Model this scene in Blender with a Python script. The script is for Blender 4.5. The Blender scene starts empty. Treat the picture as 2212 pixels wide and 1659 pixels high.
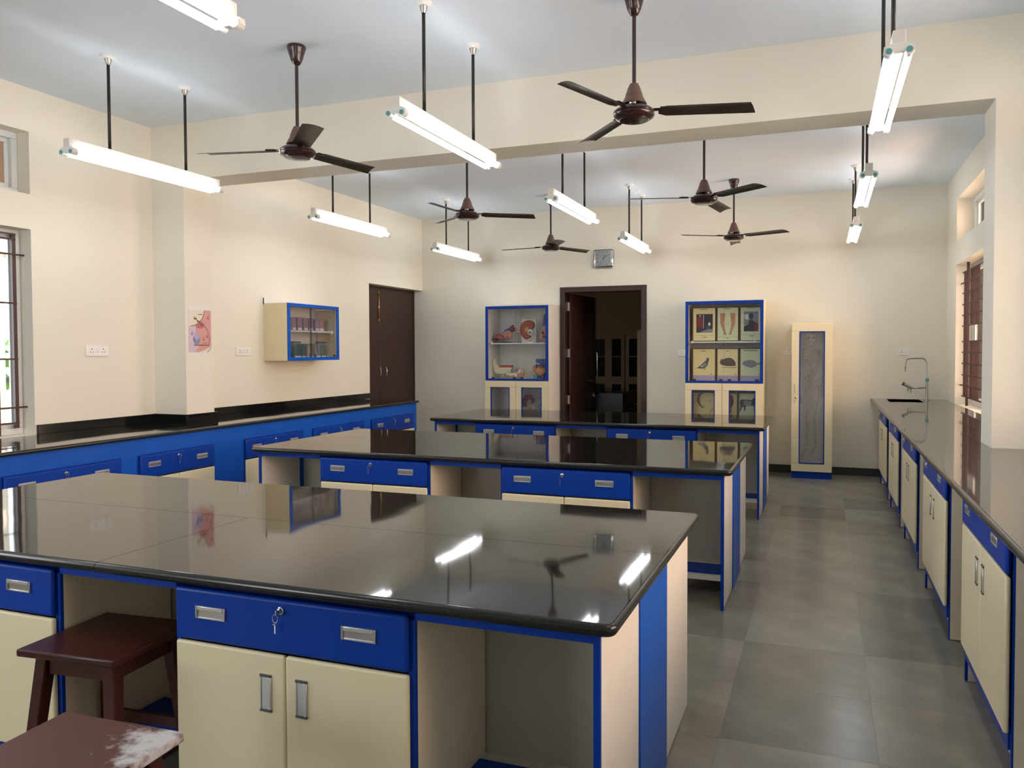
import bpy, bmesh, math, random
from mathutils import Vector, Matrix
random.seed(7)
S = bpy.context.scene
COL = S.collection
PI = math.pi

# ---------------------------------------------------------------- camera
def make_camera():
    yaw, pitch, roll = map(math.radians, (20.174, 1.696, -0.1775))
    f = Vector((-math.sin(yaw)*math.cos(pitch), math.cos(yaw)*math.cos(pitch), -math.sin(pitch)))
    r = Vector((math.cos(yaw), math.sin(yaw), 0)); u = r.cross(f)
    R = r*math.cos(roll)+u*math.sin(roll); U = -r*math.sin(roll)+u*math.cos(roll)
    cd = bpy.data.cameras.new('camera'); co = bpy.data.objects.new('camera', cd); COL.objects.link(co)
    m = Matrix((R, U, -f)).transposed().to_4x4(); m.translation = (0, 0, 1.45)
    co.matrix_world = m
    cd.sensor_width = 36; cd.lens = 1677.7*36/2212
    cd.shift_x = -54.9/2212; cd.shift_y = -23.1/2212
    cd.clip_start = .02; cd.clip_end = 200
    S.camera = co
make_camera()

# ---------------------------------------------------------------- world, light, exposure
SKY = 3.2
YFRONT = -2.4
TUBE = 15.0
S.view_settings.view_transform = 'Standard'; S.view_settings.look = 'None'
S.view_settings.gamma = 1; S.view_settings.use_curve_mapping = False
S.view_settings.exposure = 0.42
w = bpy.data.worlds.new('sky'); S.world = w; w.use_nodes = True
wn = w.node_tree.nodes; wl = w.node_tree.links
bg = wn['Background']; bg.inputs[0].default_value = (.90, .95, 1, 1); bg.inputs[1].default_value = SKY

def daylight(name, loc, rot, sx, sy, power, col):
    d = bpy.data.lights.new(name, 'AREA'); d.shape = 'RECTANGLE'; d.size = sx; d.size_y = sy
    d.energy = power; d.color = col
    o = bpy.data.objects.new(name, d); COL.objects.link(o); o.location = loc; o.rotation_euler = rot
    return o
# daylight entering by the windows (lights stand outside the panes), then two added fill lights
daylight('daylight_right_near', (2.3, 2.4, 1.95), (0, PI/2, 0), 3.0, 4.8, 220, (1, .80, .67))
daylight('daylight_right_far', (2.3, 7.4, 1.95), (0, PI/2, 0), 3.0, 4.2, 400, (1, .74, .55))
daylight('daylight_left_near', (-5.65, 3.1, 1.9), (0, -PI/2, 0), 2.1, 1.5, 52, (.80, .90, 1))
daylight('added_fill_left', (-5.65, .2, 1.9), (0, -PI/2, 0), 2.1, 1.5, 52, (.80, .90, 1))  # added fill, shines through the made-up rear left window

daylight('added_fill_behind', (-4.2, YFRONT-.3, 1.7), (PI/2, 0, 0), 1.6, 1.5, 26, (.95, .97, 1))  # added fill from behind the camera, no known source there

# ---------------------------------------------------------------- materials
def mat(name, col, rough=.5, spec=.5, metal=0., emit=None, estr=0., noise=None, bump=None, objcol=False, coat=0.):
    m = bpy.data.materials.new(name); m.use_nodes = True
    nt = m.node_tree; N = nt.nodes; L = nt.links; b = N['Principled BSDF']
    b.inputs['Base Color'].default_value = (*col, 1); b.inputs['Roughness'].default_value = rough
    b.inputs['Specular IOR Level'].default_value = spec; b.inputs['Metallic'].default_value = metal
    b.inputs['Coat Weight'].default_value = coat
    if emit:
        b.inputs['Emission Color'].default_value = (*emit, 1); b.inputs['Emission Strength'].default_value = estr
    tc = None
    def coord():
        nonlocal tc
        if tc is None: tc = N.new('ShaderNodeTexCoord')
        return tc.outputs['Object']
    src = None
    if noise:      # (scale, amount, detail[, stretch])
        n = N.new('ShaderNodeTexNoise'); n.inputs['Scale'].default_value = noise[0]
        n.inputs['Detail'].default_value = noise[2] if len(noise) > 2 else 4
        if len(noise) > 3:
            mp = N.new('ShaderNodeMapping'); mp.inputs['Scale'].default_value = noise[3]
            L.new(coord(), mp.inputs[0]); L.new(mp.outputs[0], n.inputs[0])
        else: L.new(coord(), n.inputs[0])
        r = N.new('ShaderNodeMapRange'); r.inputs['From Min'].default_value = .25; r.inputs['From Max'].default_value = .75
        r.inputs['To Min'].default_value = 1-noise[1]; r.inputs['To Max'].default_value = 1+noise[1]
        L.new(n.outputs['Fac'], r.inputs[0])
        v = N.new('ShaderNodeVectorMath'); v.operation = 'SCALE'; v.inputs[0].default_value = col
        L.new(r.outputs[0], v.inputs['Scale']); src = v.outputs[0]
    if objcol:
        oi = N.new('ShaderNodeObjectInfo'); v = N.new('ShaderNodeVectorMath'); v.operation = 'MULTIPLY'
        if src: L.new(src, v.inputs[0])
        else: v.inputs[0].default_value = col
        L.new(oi.outputs['Color'], v.inputs[1]); src = v.outputs[0]
    if src: L.new(src, b.inputs['Base Color'])
    if bump:       # (scale, strength, distance)
        n = N.new('ShaderNodeTexNoise'); n.inputs['Scale'].default_value = bump[0]; n.inputs['Detail'].default_value = 3
        L.new(coord(), n.inputs[0]); bp = N.new('ShaderNodeBump'); bp.inputs['Strength'].default_value = bump[1]
        bp.inputs['Distance'].default_value = bump[2]
        L.new(n.outputs['Fac'], bp.inputs['Height']); L.new(bp.outputs[0], b.inputs['Normal'])
    return m

def glass(name, tint=(1, 1, 1), refl=1.0, rough=0.0):
    m = bpy.data.materials.new(name); m.use_nodes = True; nt = m.node_tree; N = nt.nodes; L = nt.links
    N.remove(N['Principled BSDF']); out = N['Material Output']
    t = N.new('ShaderNodeBsdfTransparent'); t.inputs[0].default_value = (*tint, 1)
    g = N.new('ShaderNodeBsdfGlossy'); g.inputs['Roughness'].default_value = rough
    fr = N.new('ShaderNodeFresnel'); fr.inputs[0].default_value = 1.5
    mu = N.new('ShaderNodeMath'); mu.operation = 'MULTIPLY'; mu.inputs[1].default_value = refl
    L.new(fr.outputs[0], mu.inputs[0]); mx = N.new('ShaderNodeMixShader')
    L.new(mu.outputs[0], mx.inputs[0]); L.new(t.outputs[0], mx.inputs[1]); L.new(g.outputs[0], mx.inputs[2])
    L.new(mx.outputs[0], out.inputs[0]); return m

def granite(name, base, speck, rough=.04, wav=.004, ior=1.5):
    m = bpy.data.materials.new(name); m.use_nodes = True; nt = m.node_tree; N = nt.nodes; L = nt.links
    b = N['Principled BSDF']; tc = N.new('ShaderNodeTexCoord')
    v = N.new('ShaderNodeTexVoronoi'); v.inputs['Scale'].default_value = 260; L.new(tc.outputs['Object'], v.inputs[0])
    n = N.new('ShaderNodeTexNoise'); n.inputs['Scale'].default_value = 140; L.new(tc.outputs['Object'], n.inputs[0])
    mu = N.new('ShaderNodeMath'); mu.operation = 'MULTIPLY'; L.new(v.outputs['Distance'], mu.inputs[0]); L.new(n.outputs['Fac'], mu.inputs[1])
    cr = N.new('ShaderNodeValToRGB'); cr.color_ramp.elements[0].position = .25; cr.color_ramp.elements[1].position = .6
    cr.color_ramp.elements[0].color = (*base, 1); cr.color_ramp.elements[1].color = (*speck, 1)
    L.new(mu.outputs[0], cr.inputs[0]); L.new(cr.outputs[0], b.inputs['Base Color'])
    b.inputs['Roughness'].default_value = rough; b.inputs['IOR'].default_value = ior
    if wav <= 0: return m
    n2 = N.new('ShaderNodeTexNoise'); n2.inputs['Scale'].default_value = 2.2; n2.inputs['Detail'].default_value = 1
    L.new(tc.outputs['Object'], n2.inputs[0]); bp = N.new('ShaderNodeBump'); bp.inputs['Strength'].default_value = .6
    bp.inputs['Distance'].default_value = wav; L.new(n2.outputs['Fac'], bp.inputs['Height']); L.new(bp.outputs[0], b.inputs['Normal'])
    return m

M = {}
M['wall'] = mat('cream_wall', (.82, .775, .66), .75, .25, noise=(1.3, .025, 3), bump=(90, .12, .002))
M['ceil'] = mat('white_ceiling', (.76, .82, .88), .85, .2, noise=(2, .02, 3))
M['beam'] = M['wall']
M['cream'] = mat('cream_laminate', (.84, .74, .50), .38, .3, noise=(3, .03, 3), bump=(300, .06, .0006))
M['creambody'] = mat('beige_body_laminate', (.82, .71, .54), .4, .3, noise=(4, .03, 3))
M['creamside'] = mat('pale_side_laminate', (.80, .75, .68), .4, .3, noise=(4, .03, 3))
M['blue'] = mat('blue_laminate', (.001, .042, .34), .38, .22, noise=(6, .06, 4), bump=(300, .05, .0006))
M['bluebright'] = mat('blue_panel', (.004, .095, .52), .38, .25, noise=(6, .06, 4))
M['granite'] = granite('black_granite', (.006, .0065, .006), (.035, .036, .034), rough=.045, wav=.0022)
M['granite2'] = granite('grey_granite', (.05, .045, .04), (.11, .10, .09), rough=.045, wav=0)
M['gedge'] = mat('granite_edge', (.012, .011, .010), .2, .5, noise=(220, .6, 5))
M['black'] = mat('black_stone', (.008, .008, .008), .1, .5)
M['skirt'] = mat('dark_skirting', (.03, .03, .027), .3, .5)
M['tile'] = mat('grey_green_stone', (.235, .222, .185), .24, .5, noise=(4.5, .18, 9), bump=(9, .35, .003), objcol=True)
M['grout'] = mat('stone_joint', (.22, .21, .17), .6)
M['wood'] = mat('brown_door_paint', (.040, .014, .011), .35, .4, noise=(2, .12, 4, (6, 6, .6)), bump=(30, .1, .001))
M['stool'] = mat('red_brown_wood', (.05, .011, .008), .3, .3, noise=(3, .3, 5, (1, 8, 1)), bump=(20, .15, .001))
M['rod'] = mat('black_rod', (.012, .009, .009), .35)
M['white'] = mat('white_enamel', (.80, .78, .74), .4)
M['plastic'] = mat('white_plastic', (.85, .85, .82), .3)
M['teal'] = mat('teal_cap', (.10, .38, .38), .4)
M['silver'] = mat('brushed_silver', (.62, .61, .60), .3, .5, .7)
M['chrome'] = mat('chrome', (.75, .75, .75), .12, .5, 1.)
M['steel'] = mat('steel', (.5, .49, .47), .3, .5, .9)
M['darkgrey'] = mat('dark_grey_plastic', (.07, .075, .08), .4)
M['brass'] = mat('brass', (.65, .42, .16), .3, .5, .9)
M['fan'] = mat('maroon_fan_enamel', (.035, .013, .012), .2, .5, coat=.5)
M['blade'] = mat('brown_fan_blade', (.065, .050, .038), .26, .5, noise=(5, .3, 4))
M['bell'] = mat('dusty_brown_cover', (.15, .085, .065), .45)
M['grille'] = mat('maroon_grille_paint', (.055, .022, .018), .5)
M['winframe'] = mat('white_window_frame', (.72, .74, .72), .35)
M['glass'] = glass('clear_glass')
M['glass2'] = glass('cabinet_glass', (.99, .99, .99), .45)
M['darkglass'] = glass('smoked_glass', (.82, .84, .84), .9)
M['ventglass'] = mat('brown_vent_glass', (.42, .26, .17), .5)
M['inner'] = mat('grey_cabinet_lining', (.86, .85, .83), .6)
M['knee'] = mat('grey_beige_back_board', (.50, .47, .41), .6)
M['shelf'] = mat('white_shelf', (.78, .80, .82), .4)
M['peach'] = mat('peach_outside_wall', (.90, .62, .42), .9)
M['foliage'] = mat('green_foliage', (.10, .22, .03), .8, noise=(3, .5, 5))
M['ground'] = mat('outside_ground', (.35, .31, .26), .95)
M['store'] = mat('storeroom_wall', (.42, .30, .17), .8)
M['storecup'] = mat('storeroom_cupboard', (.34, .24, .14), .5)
def cm(name, c, r=.5, **k):
    if name not in M: M[name] = mat(name, c, r, **k)
    return M[name]
m = bpy.data.materials.new('tube_glow'); m.use_nodes = True
e = m.node_tree.nodes.new('ShaderNodeEmission'); e.inputs[0].default_value = (.90, .95, 1, 1); e.inputs[1].default_value = TUBE
m.node_tree.links.new(e.outputs[0], m.node_tree.nodes['Material Output'].inputs[0]); M['tube'] = m

# ---------------------------------------------------------------- mesh builder
class B:
    def __init__(s): s.bm = bmesh.new(); s.mats = []; s.cur = 0; s.T = Matrix()
    def m(s, name):
        mt = M[name]
        if mt not in s.mats: s.mats.append(mt)
        s.cur = s.mats.index(mt); return s
    def _fin(s, vs, fs):
        for v in vs: v.co = s.T @ v.co
        for f in fs: f.material_index = s.cur
    def box(s, x0, x1, y0, y1, z0, z1, bev=0, seg=1, only=None):
        t = bmesh.new()
        vs = [t.verts.new((x, y, z)) for z in (z0, z1) for (x, y) in ((x0, y0), (x1, y0), (x1, y1), (x0, y1))]
        for q in ((3, 2, 1, 0), (4, 5, 6, 7), (0, 1, 5, 4), (1, 2, 6, 5), (2, 3, 7, 6), (3, 0, 4, 7)): t.faces.new([vs[i] for i in q])
        if bev > 0:
            ed = t.edges[:]
            if only == 'z': ed = [e for e in t.edges if abs(e.verts[0].co.z-e.verts[1].co.z) > 1e-6]
            bmesh.ops.bevel(t, geom=ed, offset=bev, segments=seg, affect='EDGES', profile=.5)
        s._merge(t); return s
    def _merge(s, t):
        mp = {}; nv = []; nf = []
        for v in t.verts: n = s.bm.verts.new(v.co); mp[v] = n; nv.append(n)
        for f in t.faces:
            try: nf.append(s.bm.faces.new([mp[v] for v in f.verts]))
            except ValueError: pass
        t.free(); s._fin(nv, nf)
    def lathe(s, prof, c=(0, 0, 0), n=24, cap=True):
        t = bmesh.new(); rings = []
        for r, z in prof:
            rings.append([t.verts.new((c[0]+r*math.cos(2*PI*i/n), c[1]+r*math.sin(2*PI*i/n), c[2]+z)) for i in range(n)])
        for a, b in zip(rings, rings[1:]):
            for i in range(n): t.faces.new((a[i], a[(i+1) % n], b[(i+1) % n], b[i]))
        if cap:
            t.faces.new(rings[0][::-1]); t.faces.new(rings[-1])
        bmesh.ops.recalc_face_normals(t, faces=t.faces); s._merge(t); return s
    def tube(s, pts, r, n=8, closed=False):
        pts = [Vector(p) for p in pts]; t = bmesh.new(); rings = []
        k = len(pts); rr = r if isinstance(r, (list, tuple)) else [r]*k
        up = None
        for i, p in enumerate(pts):
            if closed: d = pts[(i+1) % k]-pts[i-1]
            else: d = pts[min(i+1, k-1)]-pts[max(i-1, 0)]
            d.normalize()
            if up is None or abs(up.dot(d)) > .98:
                up = Vector((0, 0, 1)) if abs(d.z) < .9 else Vector((1, 0, 0))
            a = d.cross(up).normalized(); b = a.cross(d).normalized(); up = b
            rings.append([t.verts.new(p+a*rr[i]*math.cos(2*PI*j/n)+b*rr[i]*math.sin(2*PI*j/n)) for j in range(n)])
        prs = list(zip(rings, rings[1:]))+([(rings[-1], rings[0])] if closed else [])
        for a, b in prs:
            for i in range(n): t.faces.new((a[i], a[(i+1) % n], b[(i+1) % n], b[i]))
        if not closed: t.faces.new(rings[0][::-1]); t.faces.new(rings[-1])
        bmesh.ops.recalc_face_normals(t, faces=t.faces); s._merge(t); return s
    def ball(s, c, r, sub=2, rot=None, jit=0):
        r = r if isinstance(r, (list, tuple)) else (r, r, r)
        t = bmesh.new(); bmesh.ops.create_icosphere(t, subdivisions=sub, radius=1)
        for v in t.verts:
            k = 1+(random.uniform(-jit, jit) if jit else 0)
            p = Vector((v.co.x*r[0]*k, v.co.y*r[1]*k, v.co.z*r[2]*k))
            if rot: p = Matrix.Rotation(rot, 3, 'Y') @ p
            v.co = p+Vector(c)
        s._merge(t); return s
    def prism(s, poly, a, b, axis='y', holes=None):
        # poly: 2D outline; axis y: (x,z) between y=a and y=b ; axis x: (y,z); axis z: (x,y)
        def P(u, v, w):
            return (u, w, v) if axis == 'y' else ((w, u, v) if axis == 'x' else (u, v, w))
        t = bmesh.new()
        A = [t.verts.new(P(u, v, a)) for u, v in poly]; Bv = [t.verts.new(P(u, v, b)) for u, v in poly]
        n = len(poly); t.faces.new(A); t.faces.new(Bv[::-1])
        for i in range(n): t.faces.new((A[i], A[(i+1) % n], Bv[(i+1) % n], Bv[i]))
        bmesh.ops.recalc_face_normals(t, faces=t.faces); s._merge(t); return s
    def obj(s, name, parent=None, smooth=True, ang=35, **k):
        me = bpy.data.meshes.new(name); s.bm.normal_update(); s.bm.to_mesh(me); s.bm.free()
        for x in s.mats: me.materials.append(x)
        if smooth:
            me.polygons.foreach_set('use_smooth', [True]*len(me.polygons))
            me.set_sharp_from_angle(angle=math.radians(ang))
            for p in me.polygons:      # big flat faces keep their own normal
                n_ = p.normal
                if len(p.vertices) > 4 or max(abs(n_.x), abs(n_.y), abs(n_.z)) > .99995: p.use_smooth = False
        o = bpy.data.objects.new(name, me); COL.objects.link(o)
        if parent is not None: o.parent = parent
        for a, b in k.items(): o[a] = b
        return o

def thing(name, label, cat, loc=(0, 0, 0), rz=0, group=None):
    o = bpy.data.objects.new(name, None); COL.objects.link(o); o.empty_display_size = .1
    o.location = loc; o.rotation_euler = (0, 0, rz); o['label'] = label; o['category'] = cat
    if group: o['group'] = group
    return o
def struct(name, b, **k):
    return b.obj(name, None, kind='structure', **k)
def copy_tree(o, parent=None):
    c = o.copy(); COL.objects.link(c)
    if parent is not None: c.parent = parent
    for ch in list(o.children):
        if ch in SRC: copy_tree(ch, c)
    return c
SRC = set()
def mark(o):
    SRC.add(o)
    for c in o.children: mark(c)
def dup(o, loc, rz, label, group=None):
    mark(o); c = copy_tree(o); c.location = loc; c.rotation_euler = (0, 0, rz); c['label'] = label
    if group: c['group'] = group
    return c

# ================================================================ SETTING
XL, XR, YB, YF = -5.228, 1.276, 9.604, -2.4
ZC, ZD = 3.296, 3.26
WR = 1.48
# floor: base and separate stone tiles
fl = struct('floor', B().m('grout').box(XL-.2, XR+.2, YF-.15, YB+.15, -.08, -.0012))
tw, tl = .548, .515
tb = B().m('tile').box(0.0006, tw-.0006, .0006, tl-.0006, -.02, 0); tile0 = tb.obj('floor_tile', fl)
dark = {}
k = 0
xs = [.195-tw*12+i*tw for i in range(14)] ; ys = [2.92-tl*8+j*tl for j in range(21)]
trim = (XL-.05, XR+.05, YF, YB+.1)
for i, x in enumerate(xs):
    for j, y in enumerate(ys):
        o = tile0 if k == 0 else tile0.copy()
        if k: COL.objects.link(o)
        k += 1; o.location = (x, y, 0)
        r = random.Random(i*77+j*13).choice((.82, .90, .96, 1, 1.04, 1.08))
        t = random.Random(i*7+j*5).uniform(-.04, .04)
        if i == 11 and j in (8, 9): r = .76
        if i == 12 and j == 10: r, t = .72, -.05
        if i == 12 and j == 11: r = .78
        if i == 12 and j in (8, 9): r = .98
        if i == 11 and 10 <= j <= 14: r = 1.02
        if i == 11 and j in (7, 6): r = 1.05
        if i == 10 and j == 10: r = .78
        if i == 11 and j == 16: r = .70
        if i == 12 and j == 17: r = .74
        o.color = (r*(1+t), r, r*(1-t), 1)

def wallbox(name, parts, mt='wall'):
    b = B().m(mt)
    for q in parts: b.box(*q)
    return struct(name, b, smooth=False)
T = .20
# left wall with window, vent and door alcove openings
wl_ = [(XL-T, XL, YF, -.6, 0, ZC+.1), (XL-T, XL, .9, 2.35, 0, ZC+.1), (XL-T, XL, 3.92, 8.25, 0, ZC+.1)]
for (a, b2) in ((-.6, .9), (2.35, 3.92)):
    wl_ += [(XL-T, XL, a, b2, 0, .868), (XL-T, XL, a, b2, 2.31, 2.556), (XL-T, XL, a, b2, 2.99, ZC+.1)]
wl_ += [(XL-T, XL, 8.25, YB+.15, 2.28, ZC+.1), (XL-T-.15, XL-.18, 8.2, YB+.15, 0, 2.34)]
wallbox('wall_left', wl_)
# right wall
wr_ = [(XR, WR, YF, 1.2, 0, ZC+.1), (XR, WR, 4.85, 7.1, 0, ZC+.1), (XR, WR, 8.96, YB+.15, 0, ZC+.1)]
for (a, b2) in ((1.2, 4.85), (7.1, 8.96)):
    wr_ += [(XR, WR, a, b2, 0, .885), (XR, WR, a, b2, 2.31, 2.546), (XR, WR, a, b2, 2.98, ZC+.1)]
wallbox('wall_right', wr_)
DX0, DX1, DZ = -3.21, -2.07, 2.265
wallbox('wall_back', [(XL-.4, DX0, YB, YB+.15, 0, ZC+.1), (DX1, XR+.2, YB, YB+.15, 0, ZC+.1), (DX0, DX1, YB, YB+.15, DZ, ZC+.1)])
wallbox('wall_front', [(XL-T, -5.0, YF-.15, YF, 0, ZC+.1), (-3.4, WR, YF-.15, YF, 0, ZC+.1), (-5.0, -3.4, YF-.15, YF, 0, .95), (-5.0, -3.4, YF-.15, YF, 2.45, ZC+.1)])  # window opening added to let in the fill from behind
wallbox('ceiling', [(XL-T, WR, YF-.15, 5.1, ZC, ZC+.12), (XL-T, WR, 5.1, YB+.15, ZD, ZC+.12)], 'ceil')
BY0, BY1, BZ = 4.976, 5.282, 2.845
wallbox('trim_1', [(XL, XR, BY0, BY1, BZ, ZC)])                      # concrete beam
wallbox('trim_2', [(XL, -4.892, BY0, BY1, 0, BZ)])                   # left pillar
wallbox('trim_3', [(.895, XR, BY0, BY1, 0, BZ)])                     # right pillar
struct('baseboard_back', B().m('skirt').box(DX1+.02, XR, YB-.012, YB, 0, .09, .002).box(XL-.1, DX0-.02, YB-.012, YB, 0, .09, .002))

# windows -------------------------------------------------------
def window(name, side, y0, y1, z0, z1, depth, panes=2, vent=False, glassmat='glass'):
    sx = -1 if side == 'L' else 1
    X = (XL if side == 'L' else XR)+sx*depth
    fw, ft = .045, .05
    b = B().m('winframe')
    xa, xb = sorted((X, X+sx*ft))
    b.box(xa, xb, y0, y1, z0, z0+fw, .003).box(xa, xb, y0, y1, z1-fw, z1, .003).box(xa, xb, y0, y0+fw, z0+fw, z1-fw, .003).box(xa, xb, y1-fw, y1, z0+fw, z1-fw, .003)
    root = struct(name, b)
    n = panes; wd = (y1-y0-2*fw)/n
    for i in range(n):
        a = y0+fw+i*wd; c = a+wd; off = sx*(.012+.018*(i % 2)); xa2, xb2 = sorted((X+off, X+off+sx*.018)); s = .03
        f = B().m('winframe').box(xa2, xb2, a, c, z0+fw, z0+fw+s, .002).box(xa2, xb2, a, c, z1-fw-s, z1-fw, .002).box(xa2, xb2, a, a+s, z0+fw+s, z1-fw-s, .002).box(xa2, xb2, c-s, c, z0+fw+s, z1-fw-s, .002).obj('sash', root)
        xm = (xa2+xb2)/2
        B().m(glassmat).box(xm-.002, xm+.002, a+s, c-s, z0+fw+s, z1-fw-s).obj('pane', f)
    return root
window('window_1', 'L', 2.35, 3.92, .868, 2.31, .115, 3)
window('window_2', 'L', 2.35, 3.92, 2.556, 2.99, .115, 2, glassmat='ventglass')
window('window_3', 'R', 7.1, 8.96, .885, 2.31, .15, 3)
window('window_4', 'R', 7.1, 8.96, 2.546, 2.98, .15, 2)
window('window_5', 'R', 1.2, 4.85, .885, 2.31, .15, 4)
window('window_6', 'R', 1.2, 4.85, 2.546, 2.98, .15, 2)
window('added_window_7', 'L', -.6, .9, .868, 2.31, .115, 3)  # unseen window bay, added to bring in light
window('added_window_8', 'L', -.6, .9, 2.556, 2.99, .115, 2)  # vent of the added bay, likewise unseen

# window grilles ------------------------------------------------
g = thing('window_grille', 'maroon metal security grille in the far right window above the grey counter', 'window grille')
GX = 1.335
rail = [2.217, 2.113, 2.008, 1.895, 1.788, 1.68, 1.524, 1.418, 1.305, 1.191, 1.085, .978]
for z in rail:
    y1 = 8.962 if z in (2.113, 1.085) else 8.86
    B().m('grille').box(GX-.016, GX-.010, 7.45, y1, z-.006, z+.006).obj('rail', g)
for i in range(5):
    y = 8.59+i*.052
    B().m('grille').box(GX-.01, GX+.006, y-.008, y+.008, .978, 2.217).obj('bar', g)
B().m('grille').box(GX+.0, GX+.022, 8.70, 8.722, .886, 2.309).obj('post', g)
B().m('grille').box(GX+.0, GX+.022, 7.45, 7.472, .886, 2.309).obj('post', g)
for i in range(7):
    y = 8.06+i*.066
    B().m('grille').box(GX-.01, GX+.006, y-.008, y+.008, .978, 1.524).obj('bar', g)
    B().m('grille').box(GX-.01, GX+.006, y-.008, y+.008, 1.68, 2.217).obj('bar', g)
g = thing('window_grille', 'brown metal security grille in the left window beside the black counter', 'window grille')
GX = -5.315
for z, y1 in ((2.27, 3.86), (2.235, 3.86), (2.13, 3.921), (1.79, 3.86), (1.40, 3.86), (1.06, 3.921), (.952, 3.86)):
    B().m('grille').box(GX+.008, GX+.018, 2.352, y1, z-.006, z+.006).obj('rail', g)
for i, y in enumerate([3.852, 3.72, 3.59, 3.46, 3.33, 3.2, 3.07, 2.94, 2.81, 2.68, 2.55, 2.42]):
    full = i % 4 == 1
    B().m('grille').box(GX-.014, GX+.008, y-.013, y+.013, .87 if full else .915, 2.308 if full else 2.275).obj('post' if full else 'bar', g)

# back doorway, open leaf ---------------------------------------
d1 = struct('door_1', B().m('wood').box(DX0, DX0+.07, YB-.015, YB+.12, 0, DZ, .004).box(DX1-.07, DX1, YB-.015, YB+.12, 0, DZ, .004).box(DX0+.07, DX1-.07, YB-.015, YB+.12, DZ-.07, DZ, .004))
leaf = B().m('wood')
ang = math.radians(85); hx, hy = DX0+.075, YB+.10
leaf.T = Matrix.Translation((hx, hy, 0)) @ Matrix.Rotation(ang, 4, 'Z')
leaf.box(0, .92, -.035, 0, .01, DZ-.075, .003)
lf = leaf.obj('leaf', d1)
hb = B().m('chrome'); hb.T = leaf.T
hb.tube([(.84, -.036, 1.02), (.84, -.075, 1.02), (.84, -.085, 1.035), (.84, -.085, 1.40), (.84, -.075, 1.415), (.84, -.036, 1.415)], .008)
hb.obj('handle', lf, label='steel pull handle')
hb = B().m('chrome'); hb.T = leaf.T
hb.tube([(.80, -.04, .85), (.91, -.05, .85)], .007).box(.80, .86, -.045, -.034, .80, .83).tube([(.83, -.05, .80), (.91, -.05, .80)], .009)
hb.obj('bolt', lf, label='steel latch')
for z in (2.02, 1.41, .80):
    B().m('silver').box(DX0+.062, DX0+.088, YB-.020+.12, YB+.13, z-.055, z+.055).box(DX0+.068, DX0+.096, YB+.095, YB+.1, z-.055, z+.055).obj('hinge', d1, label='silver butt hinge')
# alcove doors on the left wall ---------------------------------
d2 = struct('door_2', B().m('wood').box(XL-.178, XL-.125, 8.26, 8.30, 0, 2.278).box(XL-.178, XL-.125, 9.565, YB, 0, 2.278).box(XL-.178, XL-.135, 8.30, 9.565, 2.255, 2.278))
for a, b2, hy in ((8.30, 8.715, 8.655), (8.719, 9.564, 8.795)):
    l = B().m('wood').box(XL-.165, XL-.13, a, b2, .01, 2.253, .002).obj('leaf', d2)
    B().m('chrome').tube([(XL-.13, hy, 1.12), (XL-.10, hy, 1.125), (XL-.088, hy, 1.145), (XL-.088, hy, 1.215), (XL-.10, hy, 1.235), (XL-.13, hy, 1.24)], .006).obj('handle', l, label='steel bow handle')
    if a < 8.5:
        B().m('brass').tube([(XL-.122, 8.675, 1.83), (XL-.122, 8.675, 2.22)], .006).box(XL-.131, XL-.12, 8.66, 8.69, 1.83, 1.86).box(XL-.131, XL-.12, 8.66, 8.69, 2.0, 2.02).box(XL-.131, XL-.12, 8.66, 8.69, 2.19, 2.21).obj('bolt', l, label='long brass tower bolt')

# storeroom behind the doorway ----------------------------------
SY0, SY1 = YB+.15, 14.8
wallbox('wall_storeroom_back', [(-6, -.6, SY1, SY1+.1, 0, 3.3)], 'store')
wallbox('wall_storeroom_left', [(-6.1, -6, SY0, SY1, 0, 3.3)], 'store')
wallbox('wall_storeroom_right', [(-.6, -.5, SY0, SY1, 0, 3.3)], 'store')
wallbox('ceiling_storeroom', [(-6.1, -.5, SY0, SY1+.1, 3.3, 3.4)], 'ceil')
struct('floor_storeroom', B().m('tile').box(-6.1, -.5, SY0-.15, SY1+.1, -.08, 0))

# outside ---------------------------------------------------------
struct('ground', B().m('ground').box(-30, 30, -20, 40, -.7, -.6))
o = B().m('peach').box(4.0, 4.3, -6, 16, -.6, 6).obj('neighbouring_wall'); o['label'] = ' peach wall of the next building outside the right windows'; o['category'] = 'wall'
def shrub(x, y, z, r, label):
    t = thing('tree', label, 'tree', (x, y, -.6))
    B().m('wood').tube([(0, 0, 0), (.05, 0, z+.6)], .08).obj('trunk', t)
    b = B().m('foliage'); rd = random.Random(3)
    for i in range(260):
        p = Vector((rd.gauss(0, 1), rd.gauss(0, 1), rd.gauss(0, 1))).normalized()*r*rd.uniform(.5, 1)
        c = p+Vector((0, 0, z+.6)); a = rd.uniform(.06, .14)
        u = Vector((rd.gauss(0, 1), rd.gauss(0, 1), rd.gauss(0, 1))).normalized(); v = u.orthogonal().normalized()
        tt = bmesh.new(); q = [tt.verts.new(c+u*a), tt.verts.new(c+v*a*.5), tt.verts.new(c-u*a), tt.verts.new(c-v*a*.5)]; tt.faces.new(q); b._merge(tt)
    o = b.obj('leaves', t); o['kind'] = 'stuff'
shrub(-10.5, 6.6, 1.1, 1.0, 'green leafy tree outside the left window')
t = thing('veranda', 'pale veranda beam and rail outside the left window', 'veranda', (-7.6, 4.5, -.6))
t2 = B().m('wall').box(-.15, .15, -6, 4, 3.0, 3.5).obj('beam', t)
B().m('wall').box(-.15, .15, -6, 4, 0, 1.35).obj('parapet', t)
B().m('darkgrey').box(-.03, .03, -6, 4, 1.75, 1.80).obj('rail', t)
for y in (-5.9, -2.6, .7, 3.9): B().m('wall').box(-.12, .12, y-.12, y+.12, 1.35, 3.0).obj('post', t)

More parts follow.
